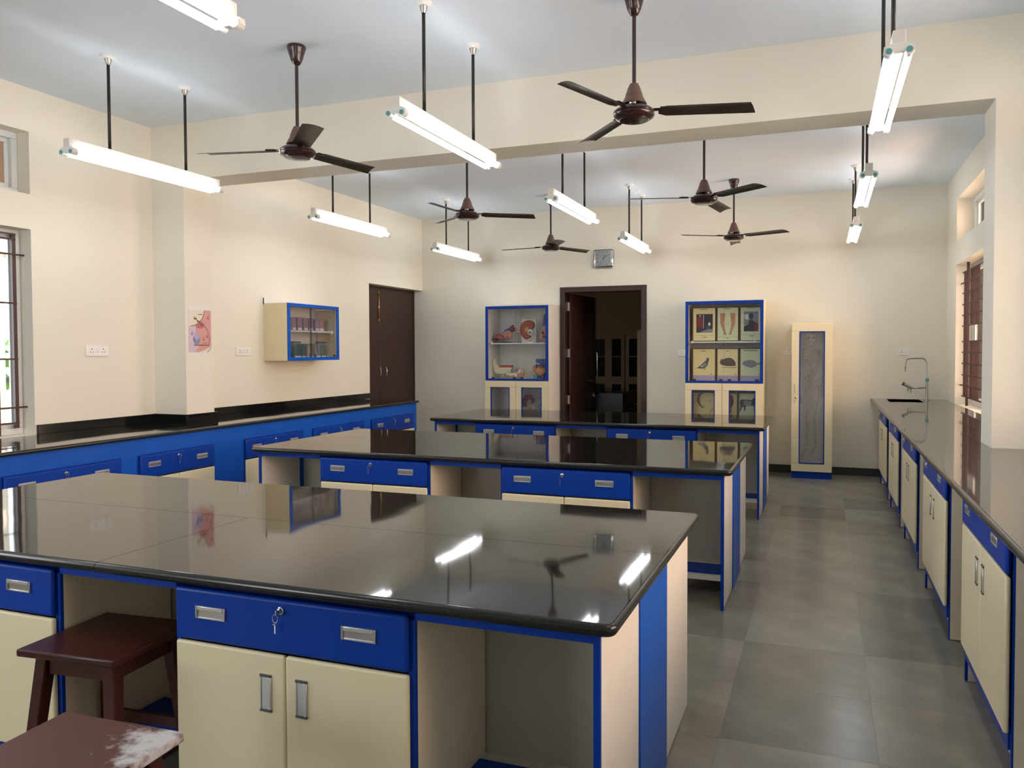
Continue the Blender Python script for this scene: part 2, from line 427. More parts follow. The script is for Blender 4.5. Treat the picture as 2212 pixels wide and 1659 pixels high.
# ================================================================ CABINET UNITS
def handle(b, cx, cz, y, vert=False, L=.11, H=.038):
    # recessed pull: silver trough with dark end caps
    def bx(u0, u1, v0, v1, y0, y1, bev=0):
        if vert: b.box(cx+v0, cx+v1, y+y0, y+y1, cz+u0, cz+u1, bev)
        else: b.box(cx+u0, cx+u1, y+y0, y+y1, cz+v0, cz+v1, bev)
    h = L/2; k = H/2; e = .007
    b.m('darkgrey' if vert else 'steel'); bx(-h, -h+e, -k, k, -.005, .001, .001); bx(h-e, h, -k, k, -.005, .001, .001)
    b.m('silver')
    bx(-h+e, h-e, k-.013, k, -.006, .001, .002)        # upper lip
    bx(-h+e, h-e, -k, -k+.005, -.004, .001, .001)      # lower lip
    b.m('steel' if not vert else 'silver'); bx(-h+e, h-e, -k+.005, k-.013, -.0012, .001)
    return b
def lock(b, cx, cz, y):
    b.m('chrome'); n = 16
    b.T = Matrix.Translation((cx, y, cz)) @ Matrix.Rotation(PI/2, 4, 'X')
    b.lathe([(.011, 0), (.011, .004), (.008, .006), (.008, .012)], n=n)
    b.m('darkgrey').lathe([(.006, .012), (.006, .013)], n=n)
    b.T = Matrix.Translation((cx, y-.016, cz))
    b.m('chrome').box(-.002, .002, -.008, .008, -.006, .006)
    pts = [(-.006+.009*math.cos(a), -.003, -.018+.012*math.sin(a)) for a in [2*PI*i/12 for i in range(12)]]
    b.tube(pts, .0012, 5, closed=True)
    b.lathe([(.007, -.001), (.007, .001)], (-.009, 0, -.034), 10); b.box(-.011, -.007, -.001, .001, -.062, -.038)
    b.T = Matrix(); return b
def unit(wd, depth, ztop, zd1, zd0, zb, label, group, loc=(0, 0, 0), rz=0, ky=.5, sidemat='creambody', ins=.014):
    """base cabinet; local x across, front face at y=0 looking to -y"""
    t = thing('base_cabinet', label, 'cabinet', loc, rz, group)
    B().m(sidemat).box(0, .018, .012, depth, 0.004, ztop, .001).box(wd-.018, wd, .012, depth, .004, ztop, .001).box(.018, wd-.018, depth-.012, depth, .08, ztop).box(.018, wd-.018, .012, depth-.012, .08, .098).box(.018, wd-.018, .02, depth-.012, ztop-.018, ztop).obj('body', t)
    B().m('blue').box(0, .016, 0, .012, .004, ztop).box(wd-.022, wd, 0 if ins > .01 else .006, .012, .004, ztop).box(.016, wd-.022, 0, .012, zd1-.004, ztop).box(.016, wd-.022, 0, .012, zb-.06, zb+.02).obj('face_frame', t, label='blue edge strips')
    B().m('blue').box(.03, wd-.03, .045, .06, 0.0, .10).obj('plinth', t, label='blue kick board')
    dr = B().m('blue').box(.012, wd-ins, -.018, .0, zd0, zd1, .009, 3).obj('drawer', t, label='blue drawer front')
    zh = zd1-(zd1-zd0)*.43
    for cx in (wd*.18, wd*.80): handle(B(), cx, zh, -.018).obj('handle', dr, label='silver recessed pull')
    lock(B(), wd*ky-.01, zh+.037, -.018).obj('lock', dr, label='round lock with hanging key')
    mid = wd*.5-.001
    for a, b2, cx in ((.012, mid-.0015, mid-.065), (mid+.0015, wd-ins, mid+.058)):
        do = B().m('cream').box(a, b2, -.018, .0, zb, zd0-.006, .008, 3).obj('door', t)
        handle(B(), cx, zd0-.12, -.018, True, .108, .04).obj('handle', do, label='grey upright recessed pull')
    return t

BH = .789
def bench(n, x0, x1, y0, y1, words, seams=True):
    fy = y0+.035
    # worktop
    wt = thing('worktop', words['top'], 'worktop', (x0, y0, BH), group='polished granite worktops of the island benches')
    W, D = x1-x0, y1-y0
    full = lambda: B().m('granite').box(0, W, 0, D, -.032, 0, .03, 4, only='z')
    def slab(planes):
        b = full()
        ed = [e for e in b.bm.edges if e.is_manifold and abs(e.verts[0].co.z-e.verts[1].co.z) < 1e-6 and len(e.link_faces) == 2 and any(len(f.verts) > 8 for f in e.link_faces)]
        bmesh.ops.bevel(b.bm, geom=ed, offset=.013, segments=4, affect='EDGES', profile=.5)
        for co, no in planes:
            geo = b.bm.verts[:]+b.bm.edges[:]+b.bm.faces[:]
            r = bmesh.ops.bisect_plane(b.bm, geom=geo, plane_co=co, plane_no=no, clear_outer=True)
            eds = [e for e in r['geom_cut'] if isinstance(e, bmesh.types.BMEdge)]
            bmesh.ops.edgeloop_fill(b.bm, edges=eds)
        b.m('gedge'); gi = b.cur
        for f in b.bm.faces: f.material_index = gi if abs(f.normal.z) < .55 else 0
        b.bm.normal_update()
        for f in b.bm.faces:
            if f.normal.z > .93: f.material_index = 0
            elif f.normal.length > 0: f.material_index = gi
        return b
    sy, sx = D*.505, W*.485
    if not seams: sy = D*.5
    gp = .0011
    slab([((0, sy-gp, 0), (0, 1, 0)), ((sx-gp, 0, 0), (1, 0, 0))]).obj('slab', wt)
    slab([((0, sy-gp, 0), (0, 1, 0)), ((sx+gp, 0, 0), (-1, 0, 0))]).obj('slab', wt)
    slab([((0, sy+gp, 0), (0, -1, 0))]).obj('slab', wt)
    B().m('grout').box(.05, W-.05, sy-.004, sy+.004, -.031, -.001).box(sx-.004, sx+.004, .05, sy-.004, -.031, -.001).obj('joint', wt)
    # frame below
    zt = BH-.033
    px0, px1 = x0+.045, x1-.045
    fr = thing('bench_frame', words['frame'], 'bench frame', (0, 0, 0), group='cream and blue frames of the island benches')
    ya, yb_, yc, yd = fy, fy+.43, fy+.84, y1-.035
    for sx0, sx1, out in ((px1-.018, px1, 1), (px0, px0+.018, -1)):
        B().m('creamside').box(sx0, sx1, ya+.012, yb_-.004, .008, zt, .001).obj('end_panel', fr)
        B().m('creamside').box(sx0, sx1, yc+.004, yd, .008, zt, .001).obj('end_panel', fr)
        e = .006*out
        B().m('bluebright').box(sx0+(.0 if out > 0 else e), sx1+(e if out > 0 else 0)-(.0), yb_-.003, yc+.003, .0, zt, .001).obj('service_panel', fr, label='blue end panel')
        B().m('blue').box(sx0, sx1, ya, ya+.012, .0, zt, .001).obj('edge_strip', fr, label='blue edge strip')
    kb = fy+.47
    B().m('knee').box(px0+.018, px1-.018, kb, kb+.016, .11, zt).obj('back_panel', fr)
    B().m('knee').box(px0+.018, px1-.018, yc+.02, yc+.036, .11, zt).obj('back_panel', fr)
    B().m('blue').box(px0+.018, px1-.018, ya, ya+.016, zt-.028, zt).obj('top_rail', fr, label='blue rail under the worktop')
    return fr, kb, zt, px0, px1

bw = {0: ('near', 'nearest'), 1: ('middle', 'middle'), 2: ('far', 'farthest')}
BEN = [(-3.715, -.462, 1.785, 3.165), (-3.705, -.461, 4.325, 5.685), (-3.64, -.455, 6.80, 8.08)]
proto = None
for n, (x0, x1, y0, y1) in enumerate(BEN):
    a, bst = bw[n]
    fr, kb, zt, px0, px1 = bench(n, x0, x1, y0, y1, dict(
        top='%s black granite worktop of the three island benches' % bst,
        frame='cream and blue bench frame with knee spaces under the %s black worktop' % bst))
    fy = y0+.035
    knees = [(-3.645 if n < 2 else px0+.018, -3.152), (-2.325, -1.842), (-1.024, px1-.018)]
    if n == 0: knees[0] = (px0+.018, -3.152)
    for (a0, a1) in knees:
        B().m('blue').box(a0+.002, a1-.002, kb-.24, kb-.06, .135, .150, .005, 2).m('creamside').box(a0+.002, a1-.002, kb-.232, kb-.22, .095, .135).m('creamside').box(a0+.002, a1-.002, kb-.06, kb, .11, .14).obj('footrest', fr, label='blue footrest board')
    for i, ux in enumerate((-3.152, -1.842)):
        lab = '%s cream double-door cabinet with blue drawer under the %s black worktop' % (('left', 'right')[i], bst)
        if proto is None:
            proto = unit(.822, .455, zt-.001, .742, .587, .13, lab, 'cabinets under the island benches', (ux, fy, 0)); mark(proto)
        else:
            dup(proto, (ux, fy, 0), 0, lab)

# ================================================================ LEFT COUNTER
LZ, LX, LY0, LY1 = .865, -4.50, -1.1, 8.10
wt = thing('worktop', 'long black granite worktop along the left wall', 'worktop', (LX, 0, LZ))
k0 = XL-LX+.001; k1 = -4.890-LX
b = B().m('granite').prism([(k0, LY0), (.022, LY0), (.022, LY1), (k0, LY1), (k0, BY1+.002), (k1, BY1+.002), (k1, BY0-.002), (k0, BY0-.002)], -.028, 0, 'z')
b.m('gedge').tube([(.022, LY0, -.014), (.022, LY1, -.014)], .014, 12).obj('slab', wt)
bs = thing('backsplash', 'low black stone upstand behind the left counter and around the pillar', 'backsplash', (XL, 0, LZ))
for (xa, xb, ya, yb2) in ((0, .022, 3.93, BY0), (0, .336+.022, BY0-.022, BY0), (.336, .358, BY0, BY1+.022), (0, .336, BY1, BY1+.022), (0, .022, BY1+.022, 6.95), (0, .022, 6.952, 8.25)):
    B().m('black').box(xa, xb, ya, yb2, .0, .068, .002).obj('strip', bs)
ap = thing('apron_panel', 'long blue apron panel under the black left counter', 'panel', (LX, 0, 0))
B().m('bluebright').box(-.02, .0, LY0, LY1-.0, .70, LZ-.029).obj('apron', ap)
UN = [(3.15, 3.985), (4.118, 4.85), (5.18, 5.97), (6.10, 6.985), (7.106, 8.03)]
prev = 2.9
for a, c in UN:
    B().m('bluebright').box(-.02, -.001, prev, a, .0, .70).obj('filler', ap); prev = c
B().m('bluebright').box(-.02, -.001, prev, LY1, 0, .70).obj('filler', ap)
B().m('creamside').box(-.70, -.02, LY1-.02, LY1, 0, LZ-.03).obj('end_panel', ap, label='cream end panel')
names = ['first cream and blue cabinet under the left counter, partly hidden by the nearest bench', 'second cabinet under the left counter, below the pillar with the poster', 'third cabinet under the left counter, behind the left end of the middle bench', 'fourth cabinet under the left counter, with only the blue drawer showing', 'last cabinet under the left counter, in front of the brown cupboard doors']
for (a, c), lab in zip(UN, names):
    unit(c-a, .5, .722, .716, .555, .12, lab, 'cabinets under the left counter', (LX+.001, a, 0), PI/2)

# ================================================================ RIGHT COUNTER
RZ, RX = .892, .527
wt = thing('worktop', 'long grey granite worktop under the right windows, with sink', 'worktop', (RX, 0, RZ))
sx0, sx1, sy0, sy1 = .67-RX, 1.0-RX, 9.0, 9.51
b = B().m('granite2')
xe = XR-RX-.002; ye = YB-.002; xp = .893-RX
b.prism([(0, .8), (xe, .8), (xe, BY0-.002), (xp, BY0-.002), (xp, BY1+.002), (xe, BY1+.002), (xe, sy0), (0, sy0)], -.032, 0, 'z')
b.box(0, sx0, sy0, sy1, -.032, 0).box(sx1, xe, sy0, sy1, -.032, 0).box(0, xe, sy1, ye, -.032, 0)
b.m('gedge').tube([(0, .8, -.016), (0, 9.60, -.016)], .016, 12)
b.obj('slab', wt, smooth=True)
B().m('steel').box(sx0-.004, sx0, sy0, sy1, -.2, -.001).box(sx1, sx1+.004, sy0, sy1, -.2, -.001).box(sx0, sx1, sy0-.004, sy0, -.2, -.001).box(sx0, sx1, sy1, sy1+.004, -.2, -.001).m('black').box(sx0, sx1, sy0, sy1, -.2, -.19).obj('sink_basin', wt, label='dark sink basin')
RU = [(8.15, 9.11), (6.92, 7.80), (5.63, 6.51), (4.30, 5.20), (2.93, 3.80)]
rl = ['far end cabinet under the right counter, below the sink', 'second cabinet from the far end under the right counter', 'middle one of the five cabinets under the right counter', 'second nearest cabinet under the right counter', 'nearest cabinet under the right counter, showing both grey door pulls large']
ft = thing('counter_frame', 'cream wall-side panels and blue rail under the grey right counter', 'counter frame', (0, 0, 0))
for ya, yb2 in ((.8, BY0-.002), (BY1+.002, YB-.016)): B().m('knee').box(XR-.03, XR-.01, ya, yb2, 0.0, RZ-.034).obj('back_panel', ft)
B().m('blue').box(.604, .62, .8, YB-.016, RZ-.062, RZ-.034).obj('top_rail', ft)
for z, (a, c) in zip(rl, RU):
    unit(c-a, .60, RZ-.062, .836, .70, .165, z, 'cabinets under the right counter', (.592, c, 0), -PI/2, ky=.36, ins=.004)

# tap
t = thing('laboratory_tap', 'grey swan-neck laboratory tap standing beside the sink', 'tap', (1.067, 9.40, RZ))
B().m('steel').lathe([(.03, 0), (.03, .006), (.014, .012), (.013, .22)], n=16).obj('base', t)
pts = [(0, 0, .2), (-.004, 0, .3)]+[(-.008-.05*(1-math.cos(a)), 0, .41+.05*math.sin(a)) for a in [i*PI/12 for i in range(7)]]+[(-.16, 0, .455)]+[(-.17-.045*math.sin(a), 0, .41+.045*math.cos(a)) for a in [i*PI/12 for i in range(7)]]+[(-.215, 0, .36)]
B().m('steel').tube(pts, .0085, 10).obj('spout', t)
B().m('steel').lathe([(.010, .36), (.012, .365), (.007, .35), (.005, .31)], (-.215, 0, 0), 12).obj('nozzle', t)
b = B().m('teal'); b.T = Matrix.Translation((0, -.015, .222)) @ Matrix.Rotation(PI/2, 4, 'X'); b.lathe([(.012, 0), (.021, .004), (.021, .014), (.016, .018)], n=18); b.obj('knob', t, label='teal knob')
B().m('steel').tube([(0.01, 0, .138), (-.16, 0, .133)], .0095, 10).tube([(-.15, 0, .133), (-.175, 0, .145)], .014, 10).obj('side_arm', t)
B().m('steel').tube([(-.17, 0, .143), (-.225, 0, .175)], .017, 12).m('darkgrey').tube([(-.225, 0, .175), (-.24, 0, .184)], .02, 12).obj('side_valve', t)
B().m('steel').tube([(-.185, 0, .14), (-.185, 0, .11), (-.183, 0, .085)], [.011, .008, .004], 8).tube([(-.16, 0, .13), (-.158, 0, .105), (-.155, 0, .08)], [.008, .005, .003], 8).obj('hose_tail', t)

# ================================================================ LIGHTS
def tube_light(label, loc, zc):
    t = thing('tube_light', label, 'ceiling light', loc, 0, 'twin tube lights hanging from the ceiling')
    h = zc-loc[2]
    B().m('white').box(-.024, .024, -.61, .61, -.05, 0, .002).obj('batten', t)
    for s in (-1, 1):
        y = s*.31
        B().m('rod').tube([(0, y, -.002), (0, y, h-.045)], .0095, 10).obj('rod', t)
        B().m('plastic').lathe([(.030, -.022), (.044, -.012), (.046, 0)], (0, y, h), 20).m('steel').lathe([(.011, -.058), (.015, -.05), (.022, -.024), (.02, -.022)], (0, y, h), 16).obj('ceiling_cup', t, label='white ceiling cup with steel nut')
        e = B().m('plastic')
        y0, y1 = sorted((s*.585, s*.612))
        e.prism([(-.02, -.05), (.02, -.05), (.055, -.062), (.058, -.085), (.04, -.10), (.02, -.085), (-.02, -.085), (-.04, -.10), (-.058, -.085), (-.055, -.062)], y0, y1, 'y')
        for x in (-.038, .038):
            e.m('plastic').tube([(x, s*.575, -.082), (x, s*.614, -.082)], .0175, 14)
            e.m('teal').tube([(x, s*.614, -.082), (x, s*.617, -.082)], .012, 14)
        e.obj('lamp_holder', t, label='white lamp holder with teal caps')
        B().m('tube').tube([(s*.038, -.578, -.084), (s*.038, .578, -.084)], .0145, 12).obj('tube', t, label='glowing fluorescent tube')
    b = B().m('plastic').tube([(.035, -.31, h-.004), (.05, -.27, h-.03), (.06, -.22, h-.07), (.058, -.19, h-.05), (.07, -.15, h-.002)], .0022, 5)
    b.obj('wire', t, label='thin white wire')
    return t
LG = [((-4.2, 3.99), 'lit twin tube light in the front bay, nearest the left window'),
      ((-2.0, 4.02), 'lit twin tube light in the front bay, over the space behind the nearest bench'),
      ((.275, 4.02), 'lit twin tube light at the top right, seen end on in front of the beam'),
      ((-4.22, 6.38), 'lit twin tube light just behind the beam, above the wall cabinet'),
      ((-2.0, 6.36), 'lit twin tube light just behind the beam, up and left of the clock'),
      ((.285, 6.36), 'lit twin tube light just behind the beam, over the right aisle'),
      ((-4.24, 8.70), 'lit twin tube light nearest the back left corner'),
      ((-2.0, 8.68), 'lit twin tube light at the back, just right of the clock'),
      ((.29, 8.62), 'lit twin tube light at the back, smallest one above the right aisle'),
      ((-2.03, 1.70), 'lit twin tube light cut off by the top edge of the photo'),
      ((-4.2, 1.70), 'lit twin tube light on the left side, outside the top left of the photo'),
      ((.25, 1.70), 'lit twin tube light on the right side, above the camera')]
t0 = {}
for (x, y), lab in LG:
    zc = ZC if y < 5 else ZD; key = zc
    if key not in t0:
        t0[key] = tube_light(lab, (x, y, 2.712), zc); mark(t0[key])
    else: dup(t0[key], (x, y, 2.712), 0, lab)

# ================================================================ FANS
def fan(label, loc, zc, ang):
    t = thing('ceiling_fan', label, 'ceiling fan', loc, math.radians(ang), 'brown three-blade ceiling fans')
    h = zc-loc[2]          # z=0 at blade plane
    B().m('fan').lathe([(.012, -.118), (.022, -.112), (.036, -.085), (.046, -.05), (.052, -.028), (.056, -.02), (.056, -.006), (.052, 0)], (0, 0, h), 28).obj('canopy', t)
    B().m('fan').tube([(0, 0, .03), (0, 0, h-.11)], .0105, 12).obj('downrod', t)
    B().m('bell').lathe([(.014, .148), (.022, .145), (.034, .12), (.040, .10), (.042, .098), (.046, .08), (.05, .07), (.052, .068), (.064, .045), (.066, .04), (.058, .042)], (0, 0, 0), 28, cap=False).obj('rod_cover', t, label='dusty brown bell cover')
    B().m('silver').tube([(-.02, -.025, .046), (.012, -.03, .042)], .014, 10).obj('capacitor', t, label='silver capacitor')
    B().m('fan').lathe([(.02, .05), (.04, .032), (.07, .026), (.088, .018), (.104, .006), (.108, -.002), (.104, -.008), (.108, -.014), (.104, -.024), (.092, -.034), (.078, -.038), (.074, -.044), (.03, -.046)], (0, 0, 0), 36).obj('motor', t)
    for k in range(3):
        R_ = Matrix.Rotation(2*PI*k/3, 4, 'Z')
        b = B().m('blade'); b.T = R_ @ Matrix.Rotation(math.radians(-11), 4, 'X')
        tb_ = bmesh.new(); n = 12; rows = []
        for i in range(n+1):
            u = i/n; x = .125+.475*u; sag = -.006*u
            wl2 = .052+.006*u; wr2 = .052+.004*u
            if i == 0: wl2 = wr2 = .03
            xo = .028*u if i == n else 0
            row = []
            for j, v in enumerate((-1, -.6, -.2, .2, .6, 1)):
                yv = v*(wl2 if v > 0 else wr2); zv = .008*(1-v*v)+sag
                xx = x+(.035*(v*.5) if i == n else 0)
                row.append(tb_.verts.new((xx, yv, zv)))
            rows.append(row)
        for a, c in zip(rows, rows[1:]):
            for j in range(5): tb_.faces.new((a[j], c[j], c[j+1], a[j+1]))
        r = bmesh.ops.solidify(tb_, geom=tb_.faces[:], thickness=.0025)
        bmesh.ops.recalc_face_normals(tb_, faces=tb_.faces)
        b._merge(tb_); bl = b.obj('blade', t)
        b = B().m('fan'); b.T = R_ @ Matrix.Rotation(math.radians(-6), 4, 'X')
        b.box(.09, .20, -.016, .016, .007, .011, .001).box(.135, .19, -.03, .03, .009, .012, .001).obj('bracket', bl)
    return t
FN = [((-3.005, 3.965, 2.665), 75, ZC, 'brown ceiling fan in the front bay on the left, near the left tube light'),
      ((-.93, 4.0, 2.685), 11, ZC, 'largest-looking brown ceiling fan, front bay at centre right'),
      ((-2.97, 6.29, 2.655), 27, ZD, 'brown ceiling fan just behind the beam, left of the middle'),
      ((-.897, 6.30, 2.655), 80, ZD, 'brown ceiling fan just behind the beam on the right'),
      ((-2.995, 8.62, 2.655), 59, ZD, 'brown ceiling fan at the back, left of the wall clock'),
      ((-.90, 8.53, 2.655), -26, ZD, 'brown ceiling fan at the back right, above the picture cabinet')]
for loc, a, zc, lab in FN: fan(lab, loc, zc, a)

# ================================================================ WALL THINGS
def socket(label, loc, rz, W, H, plugs, sw):
    t = thing('power_socket', label, 'socket', loc, rz, 'white wall sockets')
    B().m('plastic').box(-W/2, W/2, -.009, 0, -H/2, H/2, .003, 2).obj('plate', t)
    for x in plugs:
        b = B().m('black')
        for dx, dz, rr in ((0, .012, .0045), (-.011, -.010, .0036), (.011, -.010, .0036)):
            b.tube([(x+dx, -.0098, dz), (x+dx, -.0088, dz)], rr, 10)
        b.obj('pin_holes', t, label='three dark pin holes')
    for x in sw: B().m('white').box(x-.016, x+.016, -.0135, -.009, -.015, .016, .002).obj('switch', t)
    return t
socket('white double socket on the left wall nearest the window', (XL, 4.43, 1.457), -PI/2+PI, .20, .082, (-.05, .05), (0,))
socket('white double socket left of the wall cabinet', (XL, 6.03, 1.447), PI/2, .20, .08, (-.05, .05), (0,))
socket('white socket half hidden behind the picture cabinet', (-1.63, YB, 1.412), 0, .10, .075, (0,), ())
socket('white socket half hidden behind the skeleton cabinet', (-.36, YB, 1.43), 0, .12, .085, (-.01,), ())
socket('white socket and switch on the back wall above the sink', (.853, YB, 1.422), 0, .122, .078, (-.022,), (.03,))

# clock
t = thing('wall_clock', 'square silver wall clock above the back doorway, at ten past one', 'clock', (-2.62, YB, 2.608))
B().m('chrome').box(-.135, .135, -.035, 0, -.118, .118, .03, 4).obj('case', t)
B().m('shelf').box(-.105, .105, -.0365, -.034, -.092, .105, .004).obj('dial', t)
def text(s, size, loc, mt, parent, name='numeral', ext=.0004):
    c = bpy.data.curves.new(name, 'FONT'); c.body = s; c.size = size; c.align_x = 'CENTER'; c.align_y = 'CENTER'; c.extrude = ext
    c.resolution_u = 2
    o = bpy.data.objects.new(name, c)
    me = bpy.data.meshes.new_from_object(o); bpy.data.objects.remove(o)
    me.materials.append(M[mt])
    me.transform(Matrix.Translation(loc) @ Matrix.Rotation(PI/2, 4, 'X'))
    ob = bpy.data.objects.new(name, me); COL.objects.link(ob); ob.parent = parent; return ob
cm('ink', (.03, .03, .03))
for i in range(1, 13):
    if i in (6,): continue
    a = PI/2-i*PI/6; r = .078
    x, z = r*math.cos(a), r*math.sin(a)*1.0
    sc = max(abs(math.cos(a)), abs(math.sin(a))); x, z = x/sc*1.0, z/sc*1.0
    text(str(i), .026, (x, -.0372, z+.005), 'ink', t)
def hand(name, a, L, wd):
    b = B().m('ink'); b.T = Matrix.Translation((0, 0, .005)) @ Matrix.Rotation(a, 4, 'Y'); b.box(-wd/2, wd/2, -.0395, -.038, -.015, L); b.obj(name, t)
hand('minute_hand', math.radians(60), .075, .004); hand('hour_hand', math.radians(35), .05, .006); hand('second_hand', math.radians(183), .065, .0018)
B().m('ink').tube([(-.014, -.0375, .045), (0, -.0375, .040), (.016, -.0375, .045)], .0015, 5).obj('dial_mark', t)
B().m('glass').box(-.106, .106, -.043, -.0415, -.094, .106).obj('cover_glass', t)

# ---- flat picture helpers
def flat(b, mt, pts, y, th=.0008): b.m(mt).prism(pts, y-th, y, 'y')
def circ(cx, cz, rx, rz, n=20, a0=0, a1=2*PI):
    return [(cx+rx*math.cos(a0+(a1-a0)*i/n), cz+rz*math.sin(a0+(a1-a0)*i/n)) for i in range(n if abs(a1-a0-2*PI) < 1e-6 else n+1)]
for nm, c in dict(paper=(.80, .78, .74), lilac=(.62, .50, .60), pinkp=(.66, .33, .30), rosep=(.48, .14, .18), peachp=(.70, .42, .32), brownp=(.25, .12, .07), bluegrey=(.22, .25, .42), creamp=(.76, .72, .60), purple=(.22, .13, .22), yellowb=(.88, .82, .46), greenb=(.74, .82, .55), yellow2=(.88, .78, .40), bframe=(.13, .065, .03), lav=(.42, .38, .60), skin=(.58, .28, .15), redcloth=(.25, .02, .03), nightp=(.03, .03, .05), whitep=(.8, .8, .78), grey1=(.10, .10, .12), grey2=(.28, .28, .34), ratb=(.13, .10, .08), bonec=(.50, .42, .31), fleshr=(.50, .13, .10), fleshp=(.62, .30, .24), fleshd=(.20, .03, .05), bluem=(.03, .10, .34), tooth=(.82, .80, .74), ivory=(.78, .72, .52), gumr=(.42, .08, .06), eyew=(.82, .82, .80), orangef=(.70, .30, .16), yel=(.75, .55, .18), specd=(.06, .03, .05), grn=(.10, .14, .06), bluet=(.12, .35, .42)).items():
    cm(nm, c, .5)

# poster on the pillar (faces +X; built flat in local x-z then turned)
t = thing('anatomy_poster', 'pink and white cell diagram poster taped on the left pillar', 'poster', (-4.892, 5.131, 1.625), PI/2)
W2, H2 = .137, .205
B().m('paper').box(-W2, W2, -.0015, 0, -H2, H2).obj('sheet', t)
b = B()
l, r_, bo, tp = -W2+.012, W2-.012, -H2+.022, H2-.035
flat(b, 'pinkp', [(l, bo), (r_, bo), (r_, tp), (l, tp)], -.0016)
flat(b, 'lilac', [(l, bo), (l+.08, bo), (l+.075, tp-.10), (l, tp-.1)], -.0020)
flat(b, 'creamp', [(l, tp), (l+.175, tp)]+[(l+.02+.155*math.cos(a), tp+.01-.145*math.sin(a)) for a in [i*PI/2/12 for i in range(1, 13)]]+[(l, tp-.133)], -.0024)
flat(b, 'brownp', [(l+.02+.158*math.cos(a), tp+.01-.148*math.sin(a)) for a in [.1+i*1.45/12 for i in range(13)]]+[(l+.02+.151*math.cos(a), tp+.01-.141*math.sin(a)) for a in [.1+i*1.45/12 for i in range(12, -1, -1)]], -.0028)
flat(b, 'brownp', [(l+.06+.17*math.cos(a), -.07+.155*math.sin(a)) for a in [-.35+i*1.2/12 for i in range(13)]]+[(l+.06+.165*math.cos(a), -.07+.15*math.sin(a)) for a in [-.35+i*1.2/12 for i in range(12, -1, -1)]], -.0028)
flat(b, 'rosep', circ(.0, .045, .05, .03), -.0022)
flat(b, 'bluegrey', circ(l+.085, -.075, .038, .045), -.0028)
flat(b, 'lav', circ(l+.085, -.05, .03, .03), -.0032)
flat(b, 'lilac', circ(l+.085, -.135, .024, .02), -.0032)
for x, z in ((-.09, -.025), (-.068, -.07), (.035, -.07), (.075, -.045), (.09, .11)):
    flat(b, 'purple', [(x-.008, z-.016), (x+.009, z-.014), (x+.004, z+.02)], -.0034)
for i in range(6): flat(b, 'brownp', circ(-.06+i*.017, .10-.012*i+.006*(i % 2), .009, .012, 8), -.0030)
flat(b, 'brownp', [(-.07, -.128), (.095, -.128), (.095, -.118), (-.07, -.118)], -.0036)
flat(b, 'rosep', [(.03, -.108), (.075, -.108), (.075, -.102), (.03, -.102)], -.0036)
flat(b, 'creamp', [(r_, bo), (r_, bo+.05), (.03, bo+.012), (-.02, bo)], -.0030)
flat(b, 'bluegrey', [(r_, bo+.045), (r_, bo+.038), (.08, bo), (.07, bo)], -.0036)
flat(b, 'ink', [(-.02, .130), (.03, .130), (.03, .135), (-.02, .135)], -.0030)
b.obj('print', t, smooth=False)

# ---- wall cabinet
wc = thing('wall_cabinet', 'cream wall cabinet with blue-framed sliding glass on the left wall', 'cabinet', (XL, 6.325, 1.354), 0)
WD, WH, WX = .853, .572, .285
b = B().m('cream').box(0, WX, 0, .016, 0, WH).box(0, WX, WD-.016, WD, 0, WH).box(0, WX, .016, WD-.016, 0, .016).m('white').box(0, WX, .016, WD-.016, WH-.016, WH)
b.obj('body', wc)
B().m('inner').box(0.001, .01, .016, WD-.016, .016, WH-.016).obj('back_panel', wc)
B().m('white').box(.0, .012, 0.0, WD-.05, WH, WH+.055).m('darkgrey').box(0, .013, -.002, .0, WH-.01, WH+.055).obj('hanging_rail', wc, label='white hanging strip')
b = B().m('bluebright'); f = .034
b.box(WX, WX+.016, 0, WD, 0, f, .002).box(WX, WX+.016, 0, WD, WH-f, WH, .002).box(WX, WX+.016, 0, f, f, WH-f, .002).box(WX, WX+.016, WD-f, WD, f, WH-f, .002)
b.obj('glass_frame', wc, label='bright blue frame')
B().m('shelf').box(.012, WX-.03, .018, WD-.018, .288, .306, .001).m('plastic').box(WX-.05, WX-.022, .06, .085, .278, .325).box(WX-.05, WX-.022, WD-.09, WD-.065, .275, .315).obj('shelf', wc)
for a, c, x in ((f-.008, .40, WX-.008), (.385, WD-f+.008, WX-.016)):
    p = B().m('glass2').box(x, x+.004, a, c, f-.006, WH-f+.006).m('darkgrey').box(x, x+.004, c-.002 if a < .1 else a, c if a < .1 else a+.002, f, WH-f).obj('glass_pane', wc)
    for yy in (a+.075, c-.03): B().m('ink').box(x+.004, x+.009, yy-.017, yy+.017, f-.002, f+.024, .002).obj('pull', p, label='small black pull')
# specimen jars
rd = random.Random(11)
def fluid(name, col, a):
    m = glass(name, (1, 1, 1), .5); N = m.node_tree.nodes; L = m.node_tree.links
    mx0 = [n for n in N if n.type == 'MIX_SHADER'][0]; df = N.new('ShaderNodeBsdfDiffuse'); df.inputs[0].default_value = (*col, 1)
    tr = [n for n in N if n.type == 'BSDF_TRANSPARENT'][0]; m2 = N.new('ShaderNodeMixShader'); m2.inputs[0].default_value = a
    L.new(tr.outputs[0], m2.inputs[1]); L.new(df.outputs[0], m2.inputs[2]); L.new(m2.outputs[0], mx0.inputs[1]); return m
M['veilglass'] = fluid('reflection_veil_glass', (.80, .81, .82), .10); M['smokeveil'] = fluid('smoked_veil_glass', (.55, .56, .56), .05)  # pale reflection haze mixed into the glass colour of both
M['lilacglass'] = fluid('lilac_acrylic', (.78, .60, .76), .4); M['pinkglass'] = fluid('pink_acrylic', (.85, .45, .48), .4)
M['tealglass'] = fluid('teal_fluid', (.25, .42, .44), .35); M['greyglass'] = fluid('clear_acrylic', (.75, .75, .70), .22)
